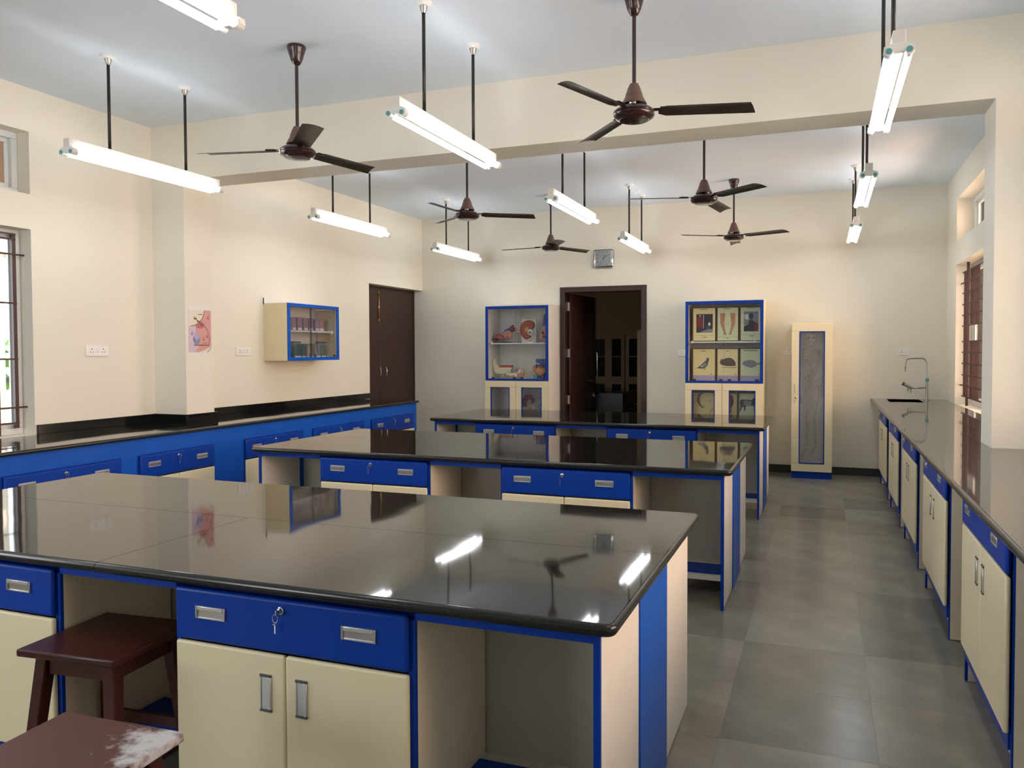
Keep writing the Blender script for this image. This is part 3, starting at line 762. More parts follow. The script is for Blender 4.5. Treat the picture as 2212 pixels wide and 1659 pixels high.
def jar(px0, px1, top, ztop, glassm, spec, lid, label):
    yy0 = 6.552+(px0-740)*.000703; yy1 = 6.552+(px1-740)*.000703
    base = 1.354+(.306 if top else .016)
    wd = yy1-yy0; hh = ztop-base
    t = thing('specimen_jar', label, 'specimen jar', (-5.09, (yy0+yy1)/2, base), 0, 'specimen jars in the wall cabinet')
    d = .035
    B().m(glassm).box(-d, d, -wd/2, wd/2, .0, hh, .004).obj('block', t)
    B().m('paper').box(d+.0005, d+.002, -wd/2+.006, wd/2-.006, .006, .03).obj('label_card', t, label='white card')
    B().m(spec[0]).tube([(0, spec[1][0]*wd, hh*.25), (0, spec[1][1]*wd, hh*.5), (0, spec[1][2]*wd, hh*.85)], spec[2], 8).obj('specimen', t)
    if lid: B().m('darkgrey').box(-d-.003, d+.003, -wd/2-.003, wd/2+.003, hh, hh+.008, .002).obj('lid', t)
J = [(742, 832, 1, 1.797, 'lilacglass', ('lilac', (0, .1, 0), [.008, .012, .006]), 0, 'pale lilac specimen block, leftmost on the upper shelf of the wall cabinet'),
     (862, 968, 1, 1.797, 'lilacglass', ('specd', (.3, 0, -.25), [.004, .007, .008]), 0, 'lilac specimen block with a dark slanting rod, second on the upper shelf'),
     (1005, 1110, 1, 1.795, 'lilacglass', ('fleshr', (0, .15, -.1), [.003, .005, .004]), 0, 'lilac specimen block with a thin red stem, third on the upper shelf'),
     (1130, 1232, 1, 1.793, 'lilacglass', ('purple', (-.2, .1, 0), [.006, .008, .018]), 0, 'lilac specimen block with a purple flower shape, left of the glass joint'),
     (1278, 1378, 1, 1.791, 'lilacglass', ('specd', (.3, .0, -.2), [.003, .004, .014]), 0, 'lilac specimen block with a dark club shape, right of the glass joint'),
     (1388, 1500, 1, 1.790, 'pinkglass', ('fleshd', (-.05, 0, 0), [.022, .016, .005]), 0, 'pink specimen block with a dark red flask shape on the upper shelf'),
     (1596, 1668, 1, 1.785, 'greyglass', ('specd', (0, .1, 0), [.004, .016, .003]), 0, 'clear specimen block with a small dark coil, rightmost on the upper shelf'),
     (755, 935, 0, 1.540, 'tealglass', ('specd', (-.1, -.05, 0), [.02, .014, .004]), 1, 'widest dark-lidded fluid jar, leftmost on the lower shelf of the wall cabinet'),
     (950, 1055, 0, 1.525, 'tealglass', ('grn', (.2, .1, 0), [.006, .012, .01]), 0, 'teal fluid jar, second on the lower shelf'),
     (1072, 1235, 0, 1.527, 'greyglass', ('ivory', (.1, .1, .2), [.012, .02, .006]), 0, 'clear jar with a cream leaf shape, left of the glass joint on the lower shelf'),
     (1262, 1408, 0, 1.527, 'greyglass', ('whitep', (.35, .1, 0), [.004, .008, .003]), 0, 'clear jar with a pale slanting blade, right of the glass joint on the lower shelf'),
     (1424, 1545, 0, 1.540, 'tealglass', ('grn', (0, .2, .1), [.02, .025, .008]), 1, 'tall blue fluid jar on the right half of the lower shelf'),
     (1556, 1660, 0, 1.520, 'greyglass', ('specd', (-.3, 0, .3), [.008, .01, .008]), 0, 'pale jar with a dark branching specimen, rightmost on the lower shelf')]
for q in J: jar(*q)

# ================================================================ DISPLAY CABINETS
def display_cabinet(label, x0, x1, gap, sidecol='creamside'):
    Y0, Y1 = 9.17, YB-.002; Z = 2.015; zm = 1.075
    t = thing('display_cabinet', label, 'cabinet', ((x0+x1)/2, Y0, 0), 0, 'cream display cabinets on the back wall')
    W = x1-x0; h = W/2; D = Y1-Y0
    b = B().m(sidecol).box(-h, -h+.018, .012, D, 0, Z).box(h-.018, h, .012, D, 0, Z).m('white').box(-h-.006, h+.003, -.004, D, Z, Z+.016).m('cream').box(-h+.018, h-.018, .012, D-.01, zm-.02, zm).box(-h+.018, h-.018, .02, D-.01, 0, .08)
    b.obj('body', t)
    B().m('inner').box(-h+.018, h-.018, D-.012, D, .08, Z).m('inner').box(-h+.018, -h+.02, .03, D-.012, zm, Z).box(h-.02, h-.018, .03, D-.012, zm, Z).obj('lining', t)
    f = .036
    B().m('blue').box(-h, h, 0, .014, Z-f, Z, .002).box(-h, h, 0, .014, zm-.012, zm+.014, .002).box(-h, -h+f, 0, .014, zm+.014, Z-f, .002).box(h-f, h, 0, .014, zm+.014, Z-f, .002).obj('glass_frame', t, label='blue frame')
    zs = 1.548
    B().m('shelf').box(-h+.02, h-.02, .07, D-.014, zs-.018, zs, .001).obj('shelf', t)
    for x in (-h+.07, h-.10):
        b = B().m('plastic'); b.T = Matrix.Translation((x, .07, zs-.008)) @ Matrix.Rotation(PI/2, 4, 'X'); b.lathe([(.016, 0), (.016, .012), (.01, .016)], n=14); b.obj('shelf_clip', t, label='white round shelf clip')
    for a, c, y in ((-h+f-.01, .012, .018), (-.012, h-f+.01, .028)):
        p = B().m('glass2').box(a, c, y, y+.004, zm+.01, Z-f+.01).obj('glass_pane', t)
        for xx in (a+.075, c-.045): B().m('ink').box(xx-.022, xx+.022, y-.006, y, zm+.012, zm+.034, .003).obj('pull', p, label='small black pull')
    for a, c in ((-h+.002, -.002+gap), (.002+gap, h-.002)):
        fx0, fx1, z0, z1 = a+.075, c-.08, .595, .98
        d = B().m('cream').box(a, c, -.018, 0, z1, zm-.016, .003).box(a, c, -.018, 0, .09, z0, .003).box(a, fx0, -.018, 0, z0, z1).box(fx1, c, -.018, 0, z0, z1).obj('door', t)
        e = .012
        B().m('blue').box(fx0, fx1, -.019, 0, z1-e*.7, z1).box(fx0, fx1, -.019, 0, z0, z0+e).box(fx0, fx0+e, -.019, 0, z0+e, z1-e*.7).box(fx1-e, fx1, -.019, 0, z0+e, z1-e*.7).obj('window_trim', d, label='blue trim')
        B().m('smokeveil').box(fx0+e, fx1-e, -.010, -.006, z0+e, z1-e*.7).obj('glass', d)
    B().m('shelf').box(-h+.02, h-.02, .05, D-.014, .66, .675).obj('shelf', t)
    return t
display_cabinet('cream and blue glass-front cabinet of anatomy models left of the back doorway', -4.083, -3.225, -.005)
display_cabinet('cream and blue glass-front cabinet of picture boards right of the back doorway', -1.517, -.634, -.015, 'cream')

# picture boards
RX_ = lambda p: -1.547+p*.000929
RZ_ = lambda p: 2.089-p*.000968
def board(label, p0, p1, q0, q1, face, draw, cat='picture board', Y=9.33):
    x0, x1, z1, z0 = RX_(p0), RX_(p1), RZ_(q0), RZ_(q1)
    t = thing('picture_board', label, cat, ((x0+x1)/2, Y, z0), 0, 'framed teaching pictures in the right display cabinet')
    w2, H = (x1-x0)/2, z1-z0
    B().m('bframe').box(-w2, w2, 0, .035, 0, H, .002).obj('frame', t)
    B().m(face).box(-w2+.016, w2-.008, -.002, 0.0, .010, H-.012).obj('sheet', t)
    b = B(); draw(b, w2, H); b.obj('print', t, smooth=False); return t
Yp = -.0022
def cap(b, z, wd, x=0, h=.005, mt='ink'): flat(b, mt, [(x-wd, z-h/2), (x+wd, z-h/2), (x+wd, z+h/2), (x-wd, z+h/2)], Yp-.0004)
def d_boy(b, w, H):
    x0, x1, z0, z1 = -.087, .105, .105, .325
    flat(b, 'nightp', [(x0, z0), (x1, z0), (x1, z1), (x0, z1)], Yp)
    flat(b, 'grey2', [(x0+.02, z0), (x1, z0), (x1, z0+.045), (.03, z0+.035)], Yp-.0004)
    flat(b, 'redcloth', [(x0+.004, z0+.055), (x0+.075, z0+.05), (x0+.07, z1-.05), (x0+.045, z1-.03), (x0+.01, z1-.045)], Yp-.0008)
    flat(b, 'skin', circ(x0+.043, z1-.022, .012, .016, 12), Yp-.0012)
    flat(b, 'whitep', [(x0+.08, z0+.05), (x0+.086, z0+.05), (x0+.088, z1-.01), (x0+.082, z1-.01)], Yp-.0012)
    flat(b, 'specd', [(x0+.03, z0+.005), (x0+.07, z0+.01), (x0+.065, z0+.055), (x0+.03, z0+.055)], Yp-.0012)
    flat(b, 'whitep', circ(x1-.04, z0+.10, .014, .022, 12), Yp-.0012)
    flat(b, 'grey1', circ(x1-.055, z0+.055, .025, .018, 12), Yp-.0012)
    cap(b, H-.025, .045); cap(b, .072, .12, h=.0015); cap(b, .05, .028, .01)
def d_legs(b, w, H):
    L_ = [(-.088, .33), (-.025, .33), (-.034, .26), (-.04, .215), (-.035, .16), (-.018, .10), (-.010, .078), (-.045, .078), (-.042, .105), (-.065, .16), (-.083, .215), (-.083, .28)]
    flat(b, 'skin', L_, Yp); flat(b, 'skin', [(-x+.005, z) for x, z in L_][::-1], Yp)
    flat(b, 'fleshp', circ(-.06, .225, .014, .018, 12), Yp-.0004); flat(b, 'fleshp', circ(.066, .225, .014, .018, 12), Yp-.0004)
    cap(b, H-.022, .035); cap(b, .20, .03, h=.0015); cap(b, .052, .12, h=.0015); cap(b, .04, .018)
def d_head(b, w, H):
    x0, x1, z0, z1 = -.078, .085, .115, .345
    flat(b, 'grey2', [(x0, z0), (x1, z0), (x1, z1), (x0, z1)], Yp)
    flat(b, 'paper', circ(x0+.035, z1-.06, .03, .035, 12), Yp-.0004); flat(b, 'bluegrey', [(x0, z1-.03), (x1, z1-.03), (x1, z1), (x0, z1)], Yp-.0004)
    flat(b, 'nightp', [(x0, z0), (x1-.03, z0), (x1-.04, z0+.10), (x0+.095, z0+.135), (x0+.06, z0+.13), (x0+.05, z0+.08), (x0, z0+.05)], Yp-.0008)
    flat(b, 'nightp', circ(x0+.08, z1-.055, .027, .036, 16), Yp-.0012)
    flat(b, 'redcloth', [(x1-.05, z0), (x1, z0), (x1, z0+.09), (x1-.04, z0+.11)], Yp-.0012)
    cap(b, H-.02, .04); cap(b, .08, .12, h=.0015); cap(b, .062, .025, .01)
def strip(b, w, mt='lav'): flat(b, mt, [(-w+.016, .012), (w-.008, .012), (w-.008, .072), (-w+.016, .072)], Yp)
def d_pigeon(b, w, H):
    strip(b, w)
    flat(b, 'grey1', [(-.105, .145), (-.075, .158), (-.04, .152), (.015, .155), (.045, .19), (.055, .235), (.065, .262), (.052, .285), (.035, .275), (.028, .25), (-.0, .225), (-.04, .185), (-.07, .165), (-.105, .148)], Yp)
    flat(b, 'grey2', [(-.04, .165), (.01, .165), (.038, .195), (.03, .225), (.0, .215), (-.03, .19)], Yp-.0004)
    flat(b, 'whitep', [(-.02, .175), (-.005, .172), (-.01, .185), (-.03, .188)], Yp-.0008)
    flat(b, 'brownp', [(.0, .155), (.012, .138), (.032, .138), (.014, .142), (.006, .156)], Yp)
    cap(b, H-.035, .03); cap(b, .088, .012, .09, .008, 'fleshr')
def d_rat(b, w, H):
    strip(b, w)
    flat(b, 'ratb', [(-.085, .215), (-.07, .20), (-.05, .192), (.0, .183), (.06, .183), (.092, .185), (.095, .225), (.07, .262), (.03, .282), (-.02, .275), (-.05, .262), (-.065, .268), (-.075, .262), (-.085, .235)], Yp)
    flat(b, 'ratb', [(-.06, .165), (.08, .16), (.105, .17), (.10, .185), (.098, .172), (.07, .166), (-.06, .170)], Yp)
    flat(b, 'fleshp', circ(-.06, .262, .008, .008, 10), Yp-.0004)
    cap(b, H-.035, .015); cap(b, .088, .012, .09, .008, 'fleshr')
def d_fish(b, w, H):
    strip(b, w)
    flat(b, 'grey2', [(-.10, .215), (-.06, .185), (.0, .165), (.05, .18), (.08, .205), (.105, .20), (.105, .225), (.07, .22), (.04, .245), (-.02, .255), (-.07, .24)], Yp)
    r = random.Random(5)
    for i in range(26):
        x, z = r.uniform(-.08, .07), r.uniform(.18, .25); flat(b, 'grey1', circ(x, z, .004, .003, 6), Yp-.0004)
    for i in range(14):
        a = i*2*PI/14; x, z = -.01+.09*math.cos(a), .21+.042*math.sin(a); flat(b, 'grey1', [(x-.004, z-.002), (x+.004, z-.002), (x+.004*math.cos(a)*2, z+.012*math.sin(a))], Yp-.0004)
    cap(b, H-.03, .08, .0, .007); cap(b, .088, .012, .10, .008, 'bluem')
def d_seahorse(b, w, H):
    b.m('brownp').tube([(.0, Yp, .26), (-.045, Yp, .245), (-.058, Yp, .19), (-.05, Yp, .14), (-.02, Yp, .10), (.0, Yp, .085), (.012, Yp, .105), (.0, Yp, .12)], [.004, .018, .02, .016, .009, .006, .004, .003], 6)
    b.m('yel').tube([(.10, Yp, .10), (.11, Yp, .07), (.09, Yp, .05), (.08, Yp, .02)], [.008, .012, .01, .006], 6); cap(b, .17, .014, .08, .004)
def d_flesh(b, w, H):
    flat(b, 'fleshd', circ(-.015, .17, .045, .085, 16), Yp); flat(b, 'gumr', circ(-.01, .06, .02, .04, 12), Yp)
def d_bull(b, w, H):
    flat(b, 'nightp', [(-.105, .17), (-.09, .195), (.03, .19), (.055, .215), (.09, .205), (.10, .15), (.075, .135), (.07, .06), (.06, .06), (.055, .12), (-.035, .12), (-.045, .06), (-.055, .06), (-.06, .11), (-.08, .10), (-.095, .055), (-.105, .055), (-.1, .12)], Yp)
    flat(b, 'grey2', [(-.06, .125), (.02, .12), (.03, .175), (-.05, .18)], Yp-.0004)
zsh = (2.089-1.548)/.000968
board('yellow picture board of a figure in red, left on the upper shelf', 88, 388, 140, zsh, 'yellowb', d_boy)
board('yellow-green picture board of two bowed legs, middle of the upper shelf', 395, 672, 140, zsh, 'greenb', d_legs)
board('green picture board of a dark seated figure, right on the upper shelf', 679, 958, 140, zsh, 'greenb', d_head)
zbm = (2.089-1.075)/.000968
board('yellow picture board of a grey pigeon, left on the middle shelf', 88, 388, 640, zbm, 'yellow2', d_pigeon)
board('yellow picture board of a brown rat, middle of the middle shelf', 395, 672, 640, zbm, 'yellowb', d_rat)
board('green picture board of a spiny grey fish shape, right on the middle shelf', 679, 958, 640, zbm, 'greenb', d_fish)
zlw = (2.089-.675)/.000968
board('dim picture board of a seahorse behind the lower left smoked door', 95, 375, 1175, zlw, 'yellow2', d_seahorse)
board('dim picture board of a red shape behind the lower right smoked door', 500, 660, 1175, zlw, 'yellow2', d_flesh)
board('dim picture board of a black bull behind the lower right smoked door', 668, 935, 1175, zlw, 'greenb', d_bull)

# anatomy models in the left cabinet
def LP(px, py, Y=9.36): return Vector((-4.207+px*.001043, Y, 2.100-py*.00099))
def model(name, label, px, py, cat='anatomical model'):
    o = LP(px, py); t = thing(name, label, cat, o, 0); return t, o
zs1 = 1.548; pys = (2.1-zs1)/.00099
# heart / torso organ lying on black base
t, o = model('heart_model', 'red and blue lying organ model on the upper shelf of the left cabinet', 270, pys)
Q = lambda px, py, dy=0: LP(px, py)-o+Vector((0, dy, 0))
B().m('ink').box(-.11, .12, -.05, .05, 0, .014, .003).obj('base', t)
b = B().m('rosep').ball(Q(235, 480), (.075, .05, .038), 3, .35, .03); b.m('fleshd').ball(Q(185, 510), (.045, .045, .022), 2)
for i in range(5): b.m('fleshr').tube([Q(180+22*i, 505-10*i, -.045), Q(215+20*i, 460-10*i, -.052)], .003, 6)
b.obj('muscle', t, label='rose-red fluted body')
B().m('fleshp').ball(Q(350, 455, -.012), (.062, .048, .062), 3, .3, .03).m('fleshr').ball(Q(362, 440, -.058), (.015, .006, .013), 2).ball(Q(362, 482, -.058), (.012, .006, .012), 2).obj('section', t, label='pale cut face with two red openings')
B().m('bluem').tube([Q(290, 430), Q(320, 395), Q(380, 375), Q(425, 395)], [.012, .018, .016, .01], 10).m('fleshd').ball(Q(405, 375), (.038, .035, .045), 3, -.3).tube([Q(405, 350), Q(418, 325)], [.02, .012], 10).obj('vessels', t, label='dark blue and crimson vessels')
# spine
t, o = model('spine_model', 'cream lumbar spine model with dark nerve stubs standing behind the organ model', 470, pys)
B().m('ink').box(-.05, .05, -.035, .035, 0, .008).obj('base', t)
Q = lambda px, py, dy=0: LP(px, py, 9.42)-o+Vector((0, dy, 0))-Vector((0, 0, 0))
b = B().m('tooth')
for i in range(9):
    py = 150+i*33; b.ball(Q(472-2*math.sin(i*.7)*3, py), (.026+.001*i, .022, .0135), 2); b.m('ivory').tube([Q(432, py+6), Q(512, py+6)], [.004, .004], 6); b.m('tooth')
b.obj('vertebrae', t)
b = B().m('fleshd')
for i in range(9):
    for s in (-1, 1): b.ball(Q(472+s*40, 165+i*33, -.01), (.006, .006, .005), 1)
b.obj('nerve_stubs', t)
B().m('yel').tube([Q(455, 410), Q(430, 460), Q(428, 495)], .004, 6).tube([Q(470, 410), Q(475, 500)], .004, 6).tube([Q(475, 410), Q(490, 480)], .004, 6).m('bonec').tube([Q(470, 430), Q(470, 556)], .006, 6).obj('nerves', t, label='yellow nerve roots')
# kidney board
t, o = model('kidney_model', 'red kidney section model mounted on a grey board in the left cabinet', 612, pys)
Q = lambda px, py, dy=0: LP(px, py, 9.36)-o+Vector((0, dy, 0))
B().m('paper').box(-.09, .105, .02, .028, 0, .305).obj('backboard', t, label='grey-white board')
kid = [(700, 330), (690, 295), (655, 270), (610, 265), (560, 285), (522, 330), (508, 390), (520, 450), (560, 500), (600, 515), (640, 505), (655, 470), (640, 430), (660, 385), (690, 360)]
P2 = [((Q(a, c)).x, (Q(a, c)).z) for a, c in kid]; cxk = sum(p[0] for p in P2)/len(P2); czk = sum(p[1] for p in P2)/len(P2)
B().m('fleshd').prism(P2, -.005, .02, 'y').m('gumr').prism([(cxk+(x-cxk)*.9, czk+(z-czk)*.92) for x, z in P2], -.012, -.005, 'y').obj('kidney', t, label='dark-rimmed red kidney')
b = B().m('yel')
for a in range(7):
    an = a*.85+.6; p = Q(600, 390); b.tube([(p.x, -.013, p.z), (p.x+.022*math.cos(an), -.014, p.z+.026*math.sin(an)), (p.x+.042*math.cos(an+.2), -.013, p.z+.05*math.sin(an+.2))], [.007, .005, .002], 6)
b.m('yel').ball((Q(605, 385).x, -.013, Q(605, 385).z), (.018, .006, .022), 2).obj('calyces', t, label='yellow branching centre')
text('HUMAN KIDNEY', .016, (Q(617, 243).x, .0195, Q(617, 243).z), 'ink', t, 'title')
# eye
t, o = model('eye_model', 'white eyeball model on a curved stand, in front of the kidney board', 665, pys)
Q = lambda px, py, dy=0: LP(px, py, 9.30)-o+Vector((0, dy, 0))
B().m('eyew').ball(Q(673, 425), (.042, .04, .042), 3).m('bonec').ball(Q(673, 425, -.034), (.022, .01, .022), 2).m('grey1').ball(Q(673, 425, -.042), (.011, .005, .011), 2).obj('eyeball', t)
B().m('plastic').tube([Q(690, 460), Q(690, 490), Q(665, 510), Q(630, 520)], [.007, .008, .01, .008], 8).box(-.045, .055, -.09, -.03, 0.0, .010, .003).obj('stand', t)
# face section
t, o = model('face_section_model', 'flesh-pink face section model with blue back, upper right behind the frame', 822, pys)
Q = lambda px, py, dy=0: LP(px, py, 9.34)-o+Vector((0, dy, 0))
B().m('bluem').prism([(Q(790, 370).x, .08), (Q(815, 200).x, Q(0, 195).z), (Q(862, 200).x, Q(0, 195).z), (Q(862, 370).x, .02)], .02, .035, 'y').obj('backboard', t, label='blue board')
B().m('fleshp').prism([(Q(a, c).x, Q(a, c).z) for a, c in ((790, 400), (820, 345), (862, 330), (862, 510), (780, 515), (770, 490), (785, 470), (778, 450))], -.02, .02, 'y').m('gumr').ball(Q(835, 480, -.02), (.022, .01, .02), 2).m('ink').ball(Q(820, 430, -.02), (.014, .006, .022), 2).m('ink').box(-.03, .04, -.03, .03, 0, .01).obj('face', t)
# jaw (lower jaw on rod)
zm = 1.075; pym = (2.1-zm)/.00099
t, o = model('jaw_model', 'cream lower jaw model with red gum and white teeth on a rod', 270, pym)
Q = lambda px, py, dy=0: LP(px, py, 9.36)-o+Vector((0, dy, 0))
jw = [(135, 790), (150, 768), (180, 775), (190, 810), (205, 845), (235, 875), (400, 880), (404, 900), (390, 910), (388, 945), (350, 950), (300, 965), (210, 965), (175, 950), (160, 915)]
B().m('ivory').prism([(Q(a, c).x, Q(a, c).z) for a, c in jw], -.02, .02, 'y').ball(Q(160, 790), (.026, .024, .03), 2).obj('jawbone', t)
B().m('gumr').prism([(Q(a, c).x, Q(a, c).z) for a, c in ((235, 852), (404, 850), (404, 880), (237, 880))], -.022, .022, 'y').obj('gum', t, label='red gum')
for i in range(6): B().m('tooth').ball(Q(262+i*26, 842), (.012, .018, .011), 2).obj('tooth', t)
B().m('chrome').tube([(0, 0, .01), (0, 0, .062)], .004, 8).obj('rod', t)
B().m('plastic').lathe([(.03, 0), (.03, .006), (.008, .014)], n=20).obj('stand', t)
# ear model
t, o = model('ear_model', 'cream and orange inner ear model on the lower shelf of the left cabinet', 470, pym)
Q = lambda px, py, dy=0: LP(px, py, 9.30)-o+Vector((0, dy, 0))
B().m('ivory').tube([Q(350, 965), Q(385, 985), Q(440, 975), Q(500, 985)], [.016, .03, .026, .03], 12).m('fleshd').ball(Q(385, 990, -.028), (.012, .006, .009), 2).ball(Q(450, 988, -.024), (.008, .005, .007), 2).obj('bone', t)
B().m('orangef').tube([Q(490, 1000), Q(540, 1000), Q(575, 960), Q(580, 915), Q(555, 895)], [.014, .02, .018, .013, .009], 10).m('tooth').ball(Q(520, 935), (.032, .025, .03), 2, 0, .1).m('fleshr').ball(Q(490, 915, -.01), (.022, .018, .02), 2, 0, .1).tube([Q(515, 895), Q(515, 880)], .004, 6).obj('ear', t, label='orange and red ear parts')
B().m('plastic').tube([Q(470, 990), Q(470, 1025)], .005, 8).m('ink').box(-.06, .06, -.08, -.03, 0.0, .006).obj('stand', t)
# brain / head model
t, o = model('head_section_model', 'orange vein-covered head model in front of a blue board, lower right', 790, pym)
Q = lambda px, py, dy=0: LP(px, py, 9.33)-o+Vector((0, dy, 0))
B().m('bluem').box(Q(700, 0).x, Q(862, 0).x, .04, .05, 0, Q(0, 768).z).obj('backboard', t, label='blue board')
b = B().m('orangef').ball(Q(788, 925), (.066, .05, .06), 3, 0, .05)
for a in range(7):
    an = a*.9; p = Q(788, 920, -.045); b.m('yel').tube([p, p+Vector((.03*math.cos(an), -.004, .03*math.sin(an))), p+Vector((.055*math.cos(an+.3), .012, .05*math.sin(an+.3)))], .003, 6)
b.m('fleshr').ball(Q(800, 870, -.02), (.03, .03, .018), 2, 0, .08)
b.obj('brain', t)
B().m('skin').tube([Q(712, 850), Q(700, 880), Q(705, 920), Q(722, 945)], [.014, .02, .018, .01], 8).m('tooth').tube([Q(715, 835), Q(745, 825), Q(770, 838)], .007, 6).obj('face', t, label='skin-coloured profile')
B().m('bluet').box(Q(680, 0).x, Q(730, 0).x, -.0, .03, 0, .06).obj('block', t)
B().m('chrome').tube([(0.015, 0, 0.0), (0.015, 0, Q(0, 965).z)], .006, 8).m('plastic').box(-.05, .07, -.03, .03, 0, .01).obj('stand', t)
# lower cupboard: kidney with disc, behind smoked glass
t, o = model('organ_model', 'dark red curled organ model behind the lower smoked door of the left cabinet', 640, (2.1-.675)/.00099)
Q = lambda px, py, dy=0: LP(px, py, 9.30)-o+Vector((0, dy, 0))
B().m('fleshd').tube([Q(590, 1390), Q(580, 1330), Q(610, 1265), Q(665, 1260), Q(705, 1310), Q(685, 1335)], [.02, .032, .035, .032, .026, .014], 12).obj('lobe', t)
B().m('orangef').tube([Q(640, 1360), Q(620, 1420)], [.02, .014], 8).tube([Q(650, 1360), Q(700, 1400)], [.016, .012], 8).m('ivory').ball(Q(600, 1415), (.02, .02, .02), 2).ball(Q(705, 1395), (.02, .02, .022), 2).obj('branches', t)
t, o = model('ring_model', 'pale blue ring model at the right of the lower smoked door, left cabinet', 790, (2.1-.675)/.00099)
Q = lambda px, py, dy=0: LP(px, py, 9.27)-o+Vector((0, dy, 0))
p = Q(792, 1390); B().m('bluet').tube([(p.x+.035*math.cos(a), 0, p.z+.04*math.sin(a)) for a in [2*PI*i/16 for i in range(16)]], .009, 8, True).box(-.03, .03, -.02, .02, 0, .012).obj('ring', t)

# ================================================================ SKELETON CABINET
sk = thing('skeleton_cabinet', 'tall narrow cream cabinet with blue-framed glass holding a skeleton', 'cabinet', (-.112, 9.2, 0))
h = .2155; Z = 1.736; D = YB-.002-9.2
B().m('cream').box(-h, -h+.016, .012, D, .078, Z).box(h-.016, h, .012, D, .078, Z).box(-h, h, -.004, D, Z, Z+.012).box(-h+.016, h-.016, .012, D, .08, .096).obj('body', sk)
B().m('inner').box(-h+.016, h-.016, D-.012, D, .096, Z).box(-h+.016, -h+.018, .012, D-.012, .096, Z).box(h-.018, h-.016, .012, D-.012, .096, Z).obj('lining', sk)
B().m('blue').box(-h+.002, h-.002, .004, D, 0, .078).obj('plinth', sk, label='blue plinth')
x0, x1, z0, z1 = -.135, .135, .168, 1.652
d = B().m('cream').box(-h, h, -.016, .008, z1, Z, .002).box(-h, h, -.016, .008, .08, z0, .002).box(-h, x0, -.016, .008, z0, z1).box(x1, h, -.016, .008, z0, z1).obj('door', sk)
e = .011
B().m('blue').box(x0, x1, -.018, .006, z1-e, z1).box(x0, x1, -.018, .006, z0, z0+e).box(x0, x0+e, -.018, .006, z0+e, z1-e).box(x1-e, x1, -.018, .006, z0+e, z1-e).obj('window_trim', d, label='blue trim')
B().m('veilglass').box(x0+e, x1-e, -.008, -.004, z0+e, z1-e).obj('glass', d)
B().m('chrome').tube([(-.182, -.018, .96), (-.182, -.034, .97), (-.182, -.034, 1.055), (-.182, -.018, 1.065)], .004, 8).obj('handle', d)
lock(B(), -.17, .91, -.016).obj('lock', d)

t = thing('skeleton_model', 'hanging human skeleton model inside the narrow glass cabinet', 'skeleton', (-.12, 9.40, .10))
def K(px, py, dy=0): return Vector((-.388+px*.0010441+.12, dy, 1.795-py*.0011236-.10))
b = B().m('bonec').ball(K(252, 172), (.066, .075, .058), 3).ball(K(256, 215, -.03), (.042, .045, .035), 2)
b.m('ink').ball(K(232, 190, -.062), (.014, .014, .013), 2).ball(K(278, 190, -.062), (.014, .014, .013), 2).ball(K(256, 212, -.07), (.007, .01, .010), 1)
b.obj('skull', t)
B().m('bonec').tube([K(218, 225), K(230, 262, -.03), K(256, 280, -.05), K(282, 262, -.03), K(294, 225)], .010, 8).m('tooth').tube([K(238, 248, -.052), K(256, 254, -.062), K(274, 248, -.052)], .007, 6).obj('lower_jaw', t)
sp = [(256, 270), (254, 300), (250, 350), (243, 400), (241, 450), (245, 500), (252, 545), (260, 580)]
b = B().m('bonec')
for i in range(26):
    u = i/25*(len(sp)-1); a = int(min(u, len(sp)-2)); f_ = u-a
    x = sp[a][0]*(1-f_)+sp[a+1][0]*f_; y = sp[a][1]*(1-f_)+sp[a+1][1]*f_
    rr = .010+.008*i/25; b.ball(K(x, y, .03), (rr*1.3, rr, .0055), 1)
b.tube([K(*p, .03) for p in sp], .007, 8).obj('spine', t)
for i in range(10):
    y0 = 305+i*14.5; wd = (62, 78, 88, 94, 97, 98, 98, 96, 92, 84)[i]; drop = 12+i*2.6
    for s in (-1, 1):
        cx = 250
        if i < 7: P = [K(cx, y0, .04), K(cx+s*wd*.7, y0-4, .06), K(cx+s*wd, y0+drop*.8, .0), K(cx+s*wd*.72, y0+drop*1.4, -.055), K(cx+s*12, y0+drop*1.1, -.07)]
        else: P = [K(cx, y0, .04), K(cx+s*wd*.7, y0-2, .06), K(cx+s*wd, y0+drop, .0), K(cx+s*wd*.65, y0+drop*1.5, -.05)]
        b = B().m('bonec'); Q4 = []
        for a in range(len(P)-1):
            for k2 in range(3):
                f_ = k2/3; Q4.append(P[a].lerp(P[a+1], f_))
        Q4.append(P[-1]); b.tube(Q4, .0042, 6).obj('rib', t)
B().m('bonec').tube([K(250, 310, -.07), K(246, 400, -.075)], [.010, .006], 8).obj('breastbone', t)
B().m('bonec').tube([K(152, 318, -.0), K(200, 300, -.05), K(246, 306, -.07), K(300, 294, -.05), K(350, 286, 0)], .006, 8).obj('collarbone', t)
for s, x in ((-1, 168), (1, 338)): B().m('bonec').prism([(K(x-24, 0).x, K(0, 300).z), (K(x+24, 0).x, K(0, 300).z), (K(x+4, 0).x, K(0, 400).z)], .05, .058, 'y').obj('shoulder_blade', t)
B().m('bonec').tube([K(352, 300), K(360, 330), K(374, 520)], [.014, .009, .011], 8).tube([K(374, 528), K(366, 700)], .0075, 8).obj('arm', t)
B().m('bonec').tube([K(150, 325), K(142, 400), K(140, 560)], [.014, .009, .011], 8).tube([K(140, 568), K(132, 770)], .0075, 8).obj('arm', t)
for x, y, s in ((137, 780, 1), (364, 712, 1)):
    b = B().m('bonec').ball(K(x+4, y+10), (.014, .008, .02), 2)
    for f_ in range(5): b.tube([K(x+6, y+18), K(x+6+(f_-2)*8, y+50), K(x+10+(f_-2)*9, y+85-abs(f_-2)*6)], .003, 5)
    b.obj('hand', t)
